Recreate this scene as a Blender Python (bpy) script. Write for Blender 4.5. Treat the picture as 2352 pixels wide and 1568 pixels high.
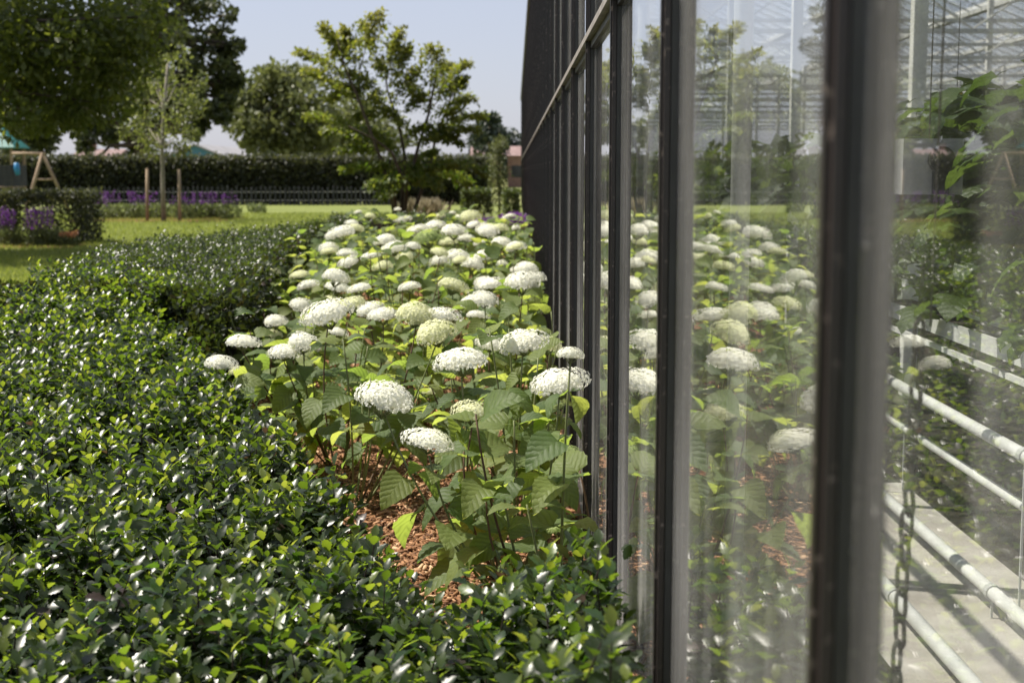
import bpy, math, random
import numpy as np
from mathutils import Vector, Matrix, Euler, Quaternion

random.seed(7)
rng = np.random.default_rng(11)
R = math.radians
for o in list(bpy.data.objects):
    bpy.data.objects.remove(o)
scene = bpy.context.scene
COL = scene.collection

# ------------------------------------------------------------------ camera
H = 1.65                      # eye height
F = 3267.0                    # focal length in pixels of a 2352 px wide frame (50 mm on 36 mm)
cam_d = bpy.data.cameras.new('camera')
cam = bpy.data.objects.new('camera', cam_d)
COL.objects.link(cam)
cam.location = (0, 0, H)
cam.rotation_euler = (R(90 - 6.83), 0, R(0.123))
cam_d.lens = 50.0
cam_d.sensor_width = 36.0
cam_d.clip_start = 0.05
cam_d.clip_end = 3000
cam_d.dof.use_dof = True
cam_d.dof.focus_distance = 5.4
cam_d.dof.aperture_fstop = 4.0
cam_d.dof.aperture_blades = 7
scene.camera = cam
_CR = cam.rotation_euler.to_matrix()

# ------------------------------------------------------------------ sky, sun, exposure
SUN_AZ, SUN_EL = -74.0, 57.0          # degrees left of straight ahead, elevation
world = bpy.data.worlds.new('World')
scene.world = world
world.use_nodes = True
wn = world.node_tree.nodes
sky = wn.new('ShaderNodeTexSky')
sky.sky_type = 'NISHITA'
sky.sun_disc = False
sky.sun_elevation = R(SUN_EL)
sky.sun_rotation = R(SUN_AZ)
sky.air_density = 1.0
sky.dust_density = 1.0
sky.ozone_density = 2.6
tint = wn.new('ShaderNodeMix')
tint.data_type = 'RGBA'
tint.blend_type = 'MULTIPLY'
tint.inputs[0].default_value = 1.0
tint.inputs[7].default_value = (1.0, 0.91, 0.95, 1)
world.node_tree.links.new(sky.outputs[0], tint.inputs[6])
# summer haze evens the blue out to a pale lavender
veil = wn.new('ShaderNodeMix')
veil.data_type = 'RGBA'
veil.inputs[0].default_value = 0.66
veil.inputs[7].default_value = (4.5, 4.72, 5.55, 1)
world.node_tree.links.new(tint.outputs[2], veil.inputs[6])
world.node_tree.links.new(veil.outputs[2], wn['Background'].inputs[0])
wn['Background'].inputs[1].default_value = 0.078
sl = bpy.data.lights.new('sun', 'SUN')
sl.energy = 5.0
sl.angle = R(0.53)
sl.color = (1.0, 0.935, 0.83)
so = bpy.data.objects.new('sun', sl)
COL.objects.link(so)
sdir = Vector((math.sin(R(SUN_AZ)) * math.cos(R(SUN_EL)), math.cos(R(SUN_AZ)) * math.cos(R(SUN_EL)), math.sin(R(SUN_EL))))
so.rotation_euler = sdir.to_track_quat('Z', 'Y').to_euler()
so.location = (-20, 10, 30)
scene.view_settings.view_transform = 'Standard'
scene.view_settings.look = 'None'
scene.view_settings.exposure = 0.85
scene.view_settings.gamma = 1.0
scene.render.engine = 'CYCLES'
cy = scene.cycles
cy.use_denoising = True
try:
    cy.denoiser = 'OPENIMAGEDENOISE'
except Exception:
    pass
cy.max_bounces = 6
cy.diffuse_bounces = 3
cy.glossy_bounces = 4
cy.transmission_bounces = 4
cy.transparent_max_bounces = 24
cy.caustics_reflective = False
cy.caustics_refractive = False
cy.sample_clamp_indirect = 6.0


def W(xd, yd, Y):
    """point of the place at depth Y seen in the direction (xd, yd) of the 2352 px frame"""
    d = _CR @ Vector(((xd - 1176) / F, -(yd - 784) / F, -1))
    return Vector((0, 0, H)) + d * (Y / d.y)


# ------------------------------------------------------------------ materials
class NT:
    def __init__(s, name):
        s.m = bpy.data.materials.new(name)
        s.m.use_nodes = True
        s.t = s.m.node_tree
        s.t.nodes.clear()
        s.out = s.n('ShaderNodeOutputMaterial')

    def n(s, typ, **kw):
        nd = s.t.nodes.new(typ)
        for k, v in kw.items():
            if k.startswith('i_'):
                nd.inputs[int(k[2:])].default_value = v
            else:
                setattr(nd, k, v)
        return nd

    def l(s, a, b):
        s.t.links.new(a, b)

    def ramp(s, fac, stops):
        r = s.n('ShaderNodeValToRGB')
        el = r.color_ramp.elements
        while len(el) > 1:
            el.remove(el[-1])
        for i, (p, c) in enumerate(stops):
            e = el[0] if i == 0 else el.new(p)
            e.position = p
            e.color = (*c, 1) if len(c) == 3 else c
        s.l(fac, r.inputs[0])
        return r.outputs[0]

    def noise(s, scale, detail=4, rough=0.55, vec=None, coord='Object', stretch=None):
        nz = s.n('ShaderNodeTexNoise')
        nz.inputs['Scale'].default_value = scale
        nz.inputs['Detail'].default_value = detail
        nz.inputs['Roughness'].default_value = rough
        if vec is None:
            tc = s.n('ShaderNodeTexCoord')
            vec = tc.outputs[coord]
        if stretch:
            mp = s.n('ShaderNodeMapping')
            mp.inputs['Scale'].default_value = stretch
            s.l(vec, mp.inputs[0])
            vec = mp.outputs[0]
        s.l(vec, nz.inputs['Vector'])
        return nz.outputs[0]

    def bump(s, height, strength=0.3, dist=0.01):
        b = s.n('ShaderNodeBump')
        b.inputs['Strength'].default_value = strength
        b.inputs['Distance'].default_value = dist
        s.l(height, b.inputs['Height'])
        return b.outputs[0]

    def math(s, op, a, b=None, clamp=False):
        nd = s.n('ShaderNodeMath', operation=op)
        nd.use_clamp = clamp
        for i, v in enumerate((a, b)):
            if v is None:
                continue
            if isinstance(v, (int, float)):
                nd.inputs[i].default_value = v
            else:
                s.l(v, nd.inputs[i])
        return nd.outputs[0]

    def bsdf(s, col, rough=0.6, spec=0.5, metal=0.0, normal=None, coat=0.0):
        p = s.n('ShaderNodeBsdfPrincipled')
        if isinstance(col, tuple):
            p.inputs['Base Color'].default_value = (*col, 1)
        else:
            s.l(col, p.inputs['Base Color'])
        if isinstance(rough, (int, float)):
            p.inputs['Roughness'].default_value = rough
        else:
            s.l(rough, p.inputs['Roughness'])
        p.inputs['Specular IOR Level'].default_value = spec
        p.inputs['Metallic'].default_value = metal
        p.inputs['Coat Weight'].default_value = coat
        if normal is not None:
            s.l(normal, p.inputs['Normal'])
        return p.outputs[0]

    def done(s, sh):
        s.l(sh, s.out.inputs[0])
        return s.m


def noisy(name, c1, c2, scale=8, rough=0.7, spec=0.4, bump=0.2, bscale=None, stretch=None, dist=0.01, metal=0.0, lo=0.3, hi=0.7):
    t = NT(name)
    f = t.noise(scale, 5, 0.6, stretch=stretch)
    col = t.ramp(f, [(lo, c1), (hi, c2)])
    nb = t.bump(t.noise(bscale or scale * 3, 6, 0.65, stretch=stretch), bump, dist)
    return t.done(t.bsdf(col, rough, spec, metal, nb))


def leafmat(name, stops, tstops, trans=0.4, rough=0.45, spec=0.5, source='attr', veins=False, bumpy=0.0):
    """leaf: glossy skin over a translucent blade; colour varies leaf by leaf"""
    t = NT(name)
    if source == 'attr':
        a = t.n('ShaderNodeAttribute')
        a.attribute_name = 'rnd'
        fac = a.outputs['Fac']
    else:
        a = t.n('ShaderNodeObjectInfo')
        fac = a.outputs['Random']
    col = t.ramp(fac, stops)
    tcol = t.ramp(fac, tstops)
    normal = None
    if veins:
        tc = t.n('ShaderNodeTexCoord')
        sp = t.n('ShaderNodeSeparateXYZ')
        t.l(tc.outputs['Generated'], sp.inputs[0])
        ay = t.math('ABSOLUTE', t.math('SUBTRACT', sp.outputs[1], 0.5))
        v = t.math('SUBTRACT', sp.outputs[0], t.math('MULTIPLY', ay, 0.75))
        s = t.math('SINE', t.math('MULTIPLY', v, 44.0))
        mid = t.math('MULTIPLY', t.math('LESS_THAN', ay, 0.022), -1.5)
        s4 = t.math('POWER', t.math('ADD', t.math('MULTIPLY', s, 0.5), 0.5), 0.45)
        nz = t.noise(22, 3, coord='Generated')
        hgt = t.math('ADD', t.math('ADD', s4, mid), t.math('MULTIPLY', nz, 0.8))
        normal = t.bump(hgt, 0.4, 0.005)
        vein = t.math('SUBTRACT', 1.0, t.math('MULTIPLY', t.math('SUBTRACT', 1.0, s4), 0.22))
        mx = t.n('ShaderNodeMix', data_type='RGBA', blend_type='MULTIPLY')
        mx.inputs[0].default_value = 1.0
        t.l(tcol, mx.inputs[6])
        t.l(vein, mx.inputs[7])
        tcol = mx.outputs[2]
    elif bumpy:
        normal = t.bump(t.noise(40, 2), bumpy, 0.003)
    p = t.bsdf(col, rough, spec, normal=normal)
    tr = t.n('ShaderNodeBsdfTranslucent')
    t.l(tcol, tr.inputs[0])
    if normal is not None:
        t.l(normal, tr.inputs[1])
    mix = t.n('ShaderNodeMixShader')
    mix.inputs[0].default_value = trans
    t.l(p, mix.inputs[1])
    t.l(tr.outputs[0], mix.inputs[2])
    return t.done(mix.outputs[0])


M = {}
# ground
def m_lawn():
    t = NT('lawn_grass')
    a = t.noise(0.35, 4)
    b = t.noise(9, 6, 0.75)
    f = t.math('ADD', t.math('MULTIPLY', a, 0.5), t.math('MULTIPLY', b, 0.5))
    col = t.ramp(f, [(0.3, (0.12, 0.155, 0.03)), (0.5, (0.165, 0.195, 0.05)), (0.7, (0.22, 0.24, 0.075))])
    return t.done(t.bsdf(col, 0.85, 0.2, normal=t.bump(t.noise(60, 4, 0.8), 0.9, 0.03)))
M['lawn'] = m_lawn()
M['field'] = noisy('field_grass', (0.17, 0.2, 0.06), (0.3, 0.29, 0.12), 0.06, 0.9, 0.2, 0.3, 4)

def m_mulch():
    t = NT('mulch')
    v = t.n('ShaderNodeTexVoronoi')
    v.inputs['Scale'].default_value = 55
    tc = t.n('ShaderNodeTexCoord')
    mp = t.n('ShaderNodeMapping')
    mp.inputs['Scale'].default_value = (1.0, 0.45, 1)
    t.l(tc.outputs['Object'], mp.inputs[0])
    t.l(mp.outputs[0], v.inputs['Vector'])
    sp = t.n('ShaderNodeSeparateColor')
    t.l(v.outputs['Color'], sp.inputs[0])
    col = t.ramp(sp.outputs[0], [(0.0, (0.045, 0.02, 0.01)), (0.4, (0.15, 0.068, 0.03)), (1.0, (0.29, 0.15, 0.07))])
    return t.done(t.bsdf(col, 0.85, 0.2, normal=t.bump(v.outputs[0], 0.9, 0.02)))
M['mulch'] = m_mulch()

def attr_mat(name, stops, rough=0.7, spec=0.3):
    t = NT(name)
    a = t.n('ShaderNodeAttribute')
    a.attribute_name = 'rnd'
    col = t.ramp(a.outputs['Fac'], stops)
    return t.done(t.bsdf(col, rough, spec))
M['chip'] = attr_mat('wood_chip', [(0, (0.06, 0.026, 0.012)), (0.35, (0.19, 0.088, 0.038)), (0.8, (0.33, 0.17, 0.08)), (1, (0.55, 0.38, 0.23))], 0.75)
M['grass'] = leafmat('grass_blade', [(0, (0.12, 0.16, 0.028)), (1, (0.22, 0.25, 0.06))], [(0, (0.24, 0.31, 0.03)), (1, (0.42, 0.46, 0.09))], 0.45, 0.6, 0.3)

# greenhouse
def m_paint():
    t = NT('bronze_paint')
    f = t.noise(14, 5, 0.6, stretch=(1, 1, 0.15))
    col = t.ramp(f, [(0.3, (0.011, 0.008, 0.008)), (0.7, (0.03, 0.021, 0.02))])
    sp = t.noise(60, 3, 0.5)
    m = t.ramp(sp, [(0.63, (0, 0, 0)), (0.7, (1, 1, 1))])
    mx = t.n('ShaderNodeMix', data_type='RGBA')
    t.l(m, mx.inputs[0])
    t.l(col, mx.inputs[6])
    mx.inputs[7].default_value = (0.2, 0.16, 0.14, 1)
    return t.done(t.bsdf(mx.outputs[2], 0.42, 0.5, normal=t.bump(f, 0.08, 0.004)))
M['paint'] = m_paint()
M['rail'] = noisy('weathered_rail', (0.16, 0.14, 0.125), (0.3, 0.27, 0.245), 10, 0.5, 0.5, 0.1)
M['white'] = noisy('white_paint', (0.62, 0.61, 0.58), (0.78, 0.77, 0.74), 5, 0.45, 0.5, 0.05)
M['galv'] = noisy('galvanised_steel', (0.42, 0.42, 0.41), (0.6, 0.6, 0.58), 6, 0.5, 0.5, 0.05)
M['rust'] = noisy('dull_chain_steel', (0.05, 0.045, 0.04), (0.13, 0.11, 0.09), 60, 0.5, 0.5, 0.3, metal=0.6)
M['concrete'] = noisy('stained_concrete', (0.34, 0.30, 0.26), (0.6, 0.56, 0.51), 2.2, 0.85, 0.3, 0.3, 40)
M['soil'] = noisy('dark_soil', (0.022, 0.019, 0.015), (0.065, 0.055, 0.042), 6, 0.95, 0.2, 0.8, 25, dist=0.03)

def m_glass(name, d0, d1):
    t = NT(name)
    g = t.n('ShaderNodeNewGeometry')
    ior = t.n('ShaderNodeMix', data_type='FLOAT')
    t.l(g.outputs['Backfacing'], ior.inputs[0])
    ior.inputs[2].default_value = 1.62
    ior.inputs[3].default_value = 1 / 1.62
    fr = t.n('ShaderNodeFresnel')
    t.l(ior.outputs[0], fr.inputs[0])
    tr = t.n('ShaderNodeBsdfTransparent')
    tr.inputs[0].default_value = (0.97, 0.985, 0.98, 1)
    gl = t.n('ShaderNodeBsdfGlossy')
    gl.inputs['Roughness'].default_value = 0.0
    gl.inputs['Color'].default_value = (1, 1, 1, 1)
    wv = t.bump(t.noise(1.6, 2, 0.4), 0.02, 0.05)
    t.l(wv, gl.inputs['Normal'])
    mix = t.n('ShaderNodeMixShader')
    t.l(fr.outputs[0], mix.inputs[0])
    t.l(tr.outputs[0], mix.inputs[1])
    t.l(gl.outputs[0], mix.inputs[2])
    # dust: streaks run down, splashes near the ground
    wp = t.n('ShaderNodeVectorMath', operation='ADD')
    t.l(g.outputs['Position'], wp.inputs[0])
    wp.inputs[1].default_value = (0, 3.7, 1.1)
    wv_ = wp.outputs[0]
    streak = t.ramp(t.noise(4.2, 5, 0.65, vec=wv_, stretch=(1, 1, 0.03)), [(0.42, (.05, .05, .05)), (0.66, (1, 1, 1))])
    blot = t.noise(1.3, 5, 0.6, vec=wv_)
    fine = t.noise(70, 3, 0.6, vec=wv_, stretch=(1, 1, 0.35))
    sp = t.n('ShaderNodeSeparateXYZ')
    t.l(g.outputs['Position'], sp.inputs[0])
    low = t.n('ShaderNodeMapRange')
    low.inputs[1].default_value = 1.3
    low.inputs[2].default_value = 0.15
    t.l(sp.outputs[2], low.inputs[0])
    d = t.math('MULTIPLY', t.math('MULTIPLY', streak, blot), t.math('ADD', 0.55, t.math('MULTIPLY', fine, 0.9)))
    d = t.math('MULTIPLY', d, t.math('ADD', d0, t.math('MULTIPLY', low.outputs[0], d1)), clamp=True)
    speck = t.ramp(t.noise(46, 2, 0.5, vec=wv_, stretch=(1, 1, 0.6)), [(0.72, (0, 0, 0)), (0.76, (1, 1, 1))])
    d = t.math('ADD', d, t.math('MULTIPLY', speck, 0.28), clamp=True)
    df = t.n('ShaderNodeBsdfDiffuse')
    df.inputs[0].default_value = (0.72, 0.7, 0.67, 1)
    tl = t.n('ShaderNodeBsdfTranslucent')
    tl.inputs[0].default_value = (0.72, 0.7, 0.67, 1)
    dm = t.n('ShaderNodeMixShader')
    dm.inputs[0].default_value = 0.4
    t.l(df.outputs[0], dm.inputs[1])
    t.l(tl.outputs[0], dm.inputs[2])
    mix2 = t.n('ShaderNodeMixShader')
    t.l(d, mix2.inputs[0])
    t.l(mix.outputs[0], mix2.inputs[1])
    t.l(dm.outputs[0], mix2.inputs[2])
    return t.done(mix2.outputs[0])
M['glass'] = m_glass('dusty_glass', 0.30, 0.7)
M['roof_glass'] = m_glass('roof_glass', 0.5, 0.0)

# plants
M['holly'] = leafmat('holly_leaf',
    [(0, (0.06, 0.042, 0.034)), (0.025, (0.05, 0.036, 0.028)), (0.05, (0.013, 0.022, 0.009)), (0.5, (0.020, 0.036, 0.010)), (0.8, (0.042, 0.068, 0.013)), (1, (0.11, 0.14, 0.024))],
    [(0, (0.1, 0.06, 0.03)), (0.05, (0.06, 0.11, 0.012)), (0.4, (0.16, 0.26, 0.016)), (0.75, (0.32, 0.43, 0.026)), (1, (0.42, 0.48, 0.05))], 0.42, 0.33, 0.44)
M['holly_leaf'] = leafmat('holly_leaf_near',
    [(0, (0.014, 0.032, 0.010)), (0.6, (0.03, 0.065, 0.014)), (1, (0.10, 0.15, 0.025))],
    [(0, (0.06, 0.14, 0.01)), (0.6, (0.14, 0.27, 0.015)), (1, (0.36, 0.48, 0.04))], 0.42, 0.33, 0.44, source='obj')
M['holly_old'] = leafmat('holly_leaf_old',
    [(0, (0.05, 0.035, 0.028)), (0.05, (0.018, 0.026, 0.011)), (0.6, (0.038, 0.056, 0.017)), (1, (0.09, 0.115, 0.027))],
    [(0, (0.05, 0.05, 0.01)), (0.6, (0.12, 0.19, 0.018)), (1, (0.3, 0.38, 0.045))], 0.36, 0.36, 0.36)
M['twig'] = noisy('dark_twig', (0.022, 0.016, 0.012), (0.06, 0.042, 0.03), 30, 0.85, 0.3, 0.5)
M['gap_shade'] = noisy('dark_gap_shade', (0.008, 0.007, 0.005), (0.03, 0.021, 0.014), 22, 0.95, 0.15, 0.9, 40, dist=0.03)  # near-black: shade of the gaps inside the hedges, put into the colour
M['hyd'] = leafmat('hydrangea_leaf',
    [(0, (0.06, 0.098, 0.034)), (0.5, (0.10, 0.145, 0.048)), (1, (0.15, 0.19, 0.055))],
    [(0, (0.27, 0.41, 0.06)), (0.5, (0.44, 0.56, 0.08)), (1, (0.62, 0.68, 0.12))], 0.5, 0.55, 0.35, source='obj', veins=True)
M['stem'] = noisy('green_stem', (0.12, 0.15, 0.05), (0.2, 0.21, 0.085), 25, 0.6, 0.4, 0.1)
M['stem_brown'] = noisy('brown_stem', (0.07, 0.04, 0.022), (0.14, 0.085, 0.05), 25, 0.75, 0.3, 0.2)
def petal(name, c1, c2, tr):
    t = NT(name)
    a = t.n('ShaderNodeAttribute')
    a.attribute_name = 'rnd'
    col = t.ramp(a.outputs['Fac'], [(0, c1), (1, c2)])
    d = t.bsdf(col, 0.8, 0.15)
    x = t.n('ShaderNodeBsdfTranslucent')
    x.inputs[0].default_value = (*tr, 1)
    mx = t.n('ShaderNodeMixShader')
    mx.inputs[0].default_value = 0.4
    t.l(d, mx.inputs[1])
    t.l(x.outputs[0], mx.inputs[2])
    return t.done(mx.outputs[0])
M['petal_white'] = petal('petal_white', (0.74, 0.74, 0.6), (0.9, 0.9, 0.84), (0.88, 0.88, 0.78))
M['petal_cream'] = petal('petal_cream', (0.6, 0.62, 0.36), (0.84, 0.84, 0.64), (0.78, 0.8, 0.52))
M['petal_green'] = petal('petal_green', (0.24, 0.32, 0.10), (0.48, 0.53, 0.26), (0.4, 0.5, 0.2))
def lm(name, a, b, ta, tb, tr=0.35, ro=0.5):
    M[name] = leafmat(name, [(0, a), (1, b)], [(0, ta), (1, tb)], tr, ro, 0.4)
lm('leaf_lime', (0.04, 0.057, 0.012), (0.085, 0.10, 0.022), (0.15, 0.21, 0.016), (0.28, 0.32, 0.04), 0.4)
lm('leaf_young', (0.06, 0.075, 0.022), (0.11, 0.12, 0.042), (0.17, 0.22, 0.035), (0.3, 0.33, 0.075), 0.4)
lm('leaf_oak', (0.03, 0.042, 0.014), (0.07, 0.08, 0.028), (0.08, 0.11, 0.02), (0.15, 0.18, 0.04), 0.25)
lm('leaf_pale', (0.075, 0.09, 0.032), (0.14, 0.15, 0.06), (0.17, 0.2, 0.05), (0.26, 0.29, 0.09), 0.3)
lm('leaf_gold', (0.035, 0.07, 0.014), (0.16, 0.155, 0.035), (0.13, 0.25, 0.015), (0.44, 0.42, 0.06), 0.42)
lm('leaf_yew', (0.018, 0.024, 0.012), (0.045, 0.05, 0.022), (0.06, 0.08, 0.02), (0.22, 0.23, 0.07), 0.25)
lm('leaf_box', (0.03, 0.05, 0.014), (0.08, 0.10, 0.03), (0.1, 0.15, 0.02), (0.2, 0.26, 0.04), 0.3)
lm('leaf_conifer', (0.018, 0.03, 0.02), (0.04, 0.055, 0.035), (0.03, 0.05, 0.03), (0.05, 0.08, 0.04), 0.15)
lm('leaf_perennial', (0.06, 0.08, 0.03), (0.14, 0.16, 0.06), (0.16, 0.22, 0.05), (0.28, 0.33, 0.1), 0.35)
lm('purple', (0.09, 0.02, 0.16), (0.2, 0.05, 0.3), (0.2, 0.04, 0.34), (0.34, 0.1, 0.5), 0.35)
lm('orange_petal', (0.4, 0.16, 0.06), (0.6, 0.35, 0.2), (0.5, 0.2, 0.08), (0.7, 0.4, 0.2), 0.35)
lm('straw', (0.3, 0.25, 0.16), (0.45, 0.4, 0.28), (0.3, 0.27, 0.16), (0.4, 0.36, 0.24), 0.3)
M['crop_leaf'] = leafmat('crop_leaf', [(0, (0.03, 0.055, 0.016)), (1, (0.075, 0.115, 0.03))], [(0, (0.1, 0.18, 0.02)), (1, (0.24, 0.34, 0.05))], 0.4, 0.45, 0.4, source='obj', veins=True)
lm('crop_mass', (0.03, 0.055, 0.016), (0.07, 0.105, 0.03), (0.1, 0.17, 0.02), (0.22, 0.3, 0.05), 0.4)
M['bark'] = noisy('bark', (0.045, 0.035, 0.027), (0.12, 0.095, 0.075), 12, 0.9, 0.2, 0.8, stretch=(1, 1, 0.3), dist=0.03)
M['pale_bark'] = noisy('pale_bark', (0.16, 0.14, 0.11), (0.3, 0.27, 0.22), 14, 0.85, 0.2, 0.4, stretch=(1, 1, 0.4))
M['wood'] = noisy('weathered_wood', (0.22, 0.155, 0.10), (0.36, 0.27, 0.185), 9, 0.8, 0.3, 0.3, stretch=(1, 1, 0.1))
M['grey_wood'] = noisy('grey_wood', (0.03, 0.03, 0.034), (0.075, 0.075, 0.08), 7, 0.85, 0.3, 0.3, stretch=(1, 1, 0.15))
M['green_tarp'] = noisy('green_tarp', (0.005, 0.10, 0.085), (0.01, 0.15, 0.125), 3, 0.5, 0.4, 0.1)
M['blue_plastic'] = noisy('blue_plastic', (0.02, 0.17, 0.38), (0.03, 0.22, 0.45), 3, 0.4, 0.5, 0.05)
M['blue_clad'] = noisy('blue_cladding', (0.05, 0.15, 0.24), (0.075, 0.19, 0.29), 0.5, 0.7, 0.3, 0.1)
M['grey_roof'] = noisy('grey_roof', (0.2, 0.2, 0.21), (0.32, 0.31, 0.32), 0.5, 0.8, 0.3, 0.2, 6)
M['red_roof'] = noisy('red_tiles', (0.17, 0.11, 0.10), (0.26, 0.185, 0.175), 1.2, 0.8, 0.3, 0.3, 8)
M['brick'] = noisy('brick_wall', (0.26, 0.16, 0.12), (0.36, 0.24, 0.19), 3, 0.85, 0.2, 0.3)
M['dark_glass'] = noisy('window_glass', (0.02, 0.025, 0.03), (0.05, 0.055, 0.06), 1, 0.1, 0.6, 0.0)
M['yellow'] = noisy('yellow_trap', (0.62, 0.4, 0.04), (0.75, 0.5, 0.06), 20, 0.5, 0.5, 0.05)
M['grey_plastic'] = noisy('grey_plastic', (0.36, 0.35, 0.35), (0.44, 0.43, 0.43), 6, 0.5, 0.4, 0.05)
M['black_plastic'] = noisy('black_plastic', (0.012, 0.012, 0.012), (0.03, 0.03, 0.03), 8, 0.45, 0.5, 0.1)


# ------------------------------------------------------------------ mesh helpers
class MB:
    def __init__(s):
        s.v, s.f, s.mi = [], [], []

    def add(s, vs, fs, mi=0):
        b = len(s.v)
        s.v += [tuple(p) for p in vs]
        s.f += [tuple(b + i for i in f) for f in fs]
        s.mi += [mi] * len(fs)
        return s

    def box(s, a, b, mi=0):
        (x0, y0, z0), (x1, y1, z1) = a, b
        vs = [(x0, y0, z0), (x1, y0, z0), (x1, y1, z0), (x0, y1, z0), (x0, y0, z1), (x1, y0, z1), (x1, y1, z1), (x0, y1, z1)]
        return s.add(vs, [(0, 3, 2, 1), (4, 5, 6, 7), (0, 1, 5, 4), (1, 2, 6, 5), (2, 3, 7, 6), (3, 0, 4, 7)], mi)

    def tube(s, pts, rad, n=6, mi=0, cap=True):
        pts = [Vector(p) for p in pts]
        k = len(pts)
        if isinstance(rad, (int, float)):
            rad = [rad] * k
        up = None
        vs, fs = [], []
        for i, p in enumerate(pts):
            d = (pts[min(i + 1, k - 1)] - pts[max(i - 1, 0)]).normalized()
            if up is None:
                up = d.orthogonal().normalized()
            up = (up - d * up.dot(d))
            up = up.normalized() if up.length > 1e-6 else d.orthogonal().normalized()
            w = d.cross(up)
            for j in range(n):
                a = 2 * math.pi * j / n
                vs.append(p + (up * math.cos(a) + w * math.sin(a)) * rad[i])
        for i in range(k - 1):
            for j in range(n):
                j2 = (j + 1) % n
                fs.append((i * n + j, i * n + j2, (i + 1) * n + j2, (i + 1) * n + j))
        if cap:
            fs.append(tuple(range(n))[::-1])
            fs.append(tuple((k - 1) * n + j for j in range(n)))
        return s.add(vs, fs, mi)

    def mesh(s, name, mats, smooth=False):
        me = bpy.data.meshes.new(name)
        me.from_pydata(s.v, [], s.f)
        for m in (mats if isinstance(mats, (list, tuple)) else [mats]):
            me.materials.append(m)
        if any(s.mi):
            me.polygons.foreach_set('material_index', s.mi)
        if smooth:
            me.polygons.foreach_set('use_smooth', [True] * len(s.f))
        me.update()
        return me

    def build(s, name, mats, parent=None, smooth=False):
        return put(name, s.mesh(name, mats, smooth), parent)


def put(name, me, parent=None, mat=None):
    """links a mesh as one object; its vertices (or mat) are given in place coordinates"""
    o = bpy.data.objects.new(name, me)
    COL.objects.link(o)
    m = mat if mat is not None else Matrix.Identity(4)
    if parent is not None:
        o.parent = parent
        q = parent
        off = Vector((0, 0, 0))
        while q is not None:
            off += q.location
            q = q.parent
        m = Matrix.Translation(-off) @ m
    o.matrix_local = m
    return o


def tag(o, label=None, cat=None, group=None, kind=None):
    if label:
        o['label'] = label
    if cat:
        o['category'] = cat
    if group:
        o['group'] = group
    if kind:
        o['kind'] = kind
    return o


def thing(name, loc, label, cat, group=None):
    o = bpy.data.objects.new(name, None)
    COL.objects.link(o)
    o.location = loc
    o.empty_display_size = 0.1
    return tag(o, label, cat, group)


def npmesh(name, verts, faces, mat, rnd=None, smooth=True):
    """big mesh from arrays; faces (n,3) or (n,4); rnd per vertex"""
    verts = np.asarray(verts, np.float32)
    faces = np.asarray(faces, np.int32)
    k = faces.shape[1]
    me = bpy.data.meshes.new(name)
    me.vertices.add(len(verts))
    me.vertices.foreach_set('co', verts.ravel())
    me.loops.add(faces.size)
    me.loops.foreach_set('vertex_index', faces.ravel())
    me.polygons.add(len(faces))
    me.polygons.foreach_set('loop_start', np.arange(0, faces.size, k, dtype=np.int32))
    me.polygons.foreach_set('use_smooth', np.full(len(faces), smooth, bool))
    me.materials.append(mat)
    if rnd is not None:
        a = me.attributes.new('rnd', 'FLOAT', 'POINT')
        a.data.foreach_set('value', np.asarray(rnd, np.float32))
    me.update(calc_edges=True)
    me.validate()
    return me


def unit(a):
    return a / np.maximum(np.linalg.norm(a, axis=-1, keepdims=True), 1e-9)


def leaf_arrays(tv, tf, pos, dr, nr, size, rnd):
    """copies of a template leaf (length on +X, face up +Z) as arrays"""
    d = unit(dr)
    n = unit(nr - d * np.sum(nr * d, 1, keepdims=True))
    s = np.cross(n, d)
    size = np.asarray(size).reshape(-1, 1, 1)
    V = pos[:, None, :] + size * (tv[None, :, 0:1] * d[:, None, :] + tv[None, :, 1:2] * s[:, None, :] + tv[None, :, 2:3] * n[:, None, :])
    k = len(tv)
    Fc = tf[None, :, :] + (np.arange(len(pos)) * k)[:, None, None]
    return V.reshape(-1, 3), Fc.reshape(-1, tf.shape[1]), np.repeat(rnd, k)


def leaf_mass(name, tpl, pos, dr, nr, size, rnd, mat, parent=None, kind='stuff'):
    V, Fc, r = leaf_arrays(tpl[0], tpl[1], pos, dr, nr, size, rnd)
    o = put(name, npmesh(name, V, Fc, mat, r), parent)
    o['kind'] = kind
    return o


def rand_dirs(n, up=0.0):
    v = rng.normal(size=(n, 3))
    v = unit(v)
    v[:, 2] += up
    return unit(v)


# leaf templates -------------------------------------------------------------
# simple leaf: 4 triangles, folded along the midrib
T_SIMPLE = (np.array([(0, 0, 0), (0.5, 0.28, 0.06), (1, 0, -0.05), (0.5, -0.28, 0.06), (0.5, 0, 0.0)], float),
            np.array([(0, 4, 1), (1, 4, 2), (0, 3, 4), (3, 2, 4)], int))


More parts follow.
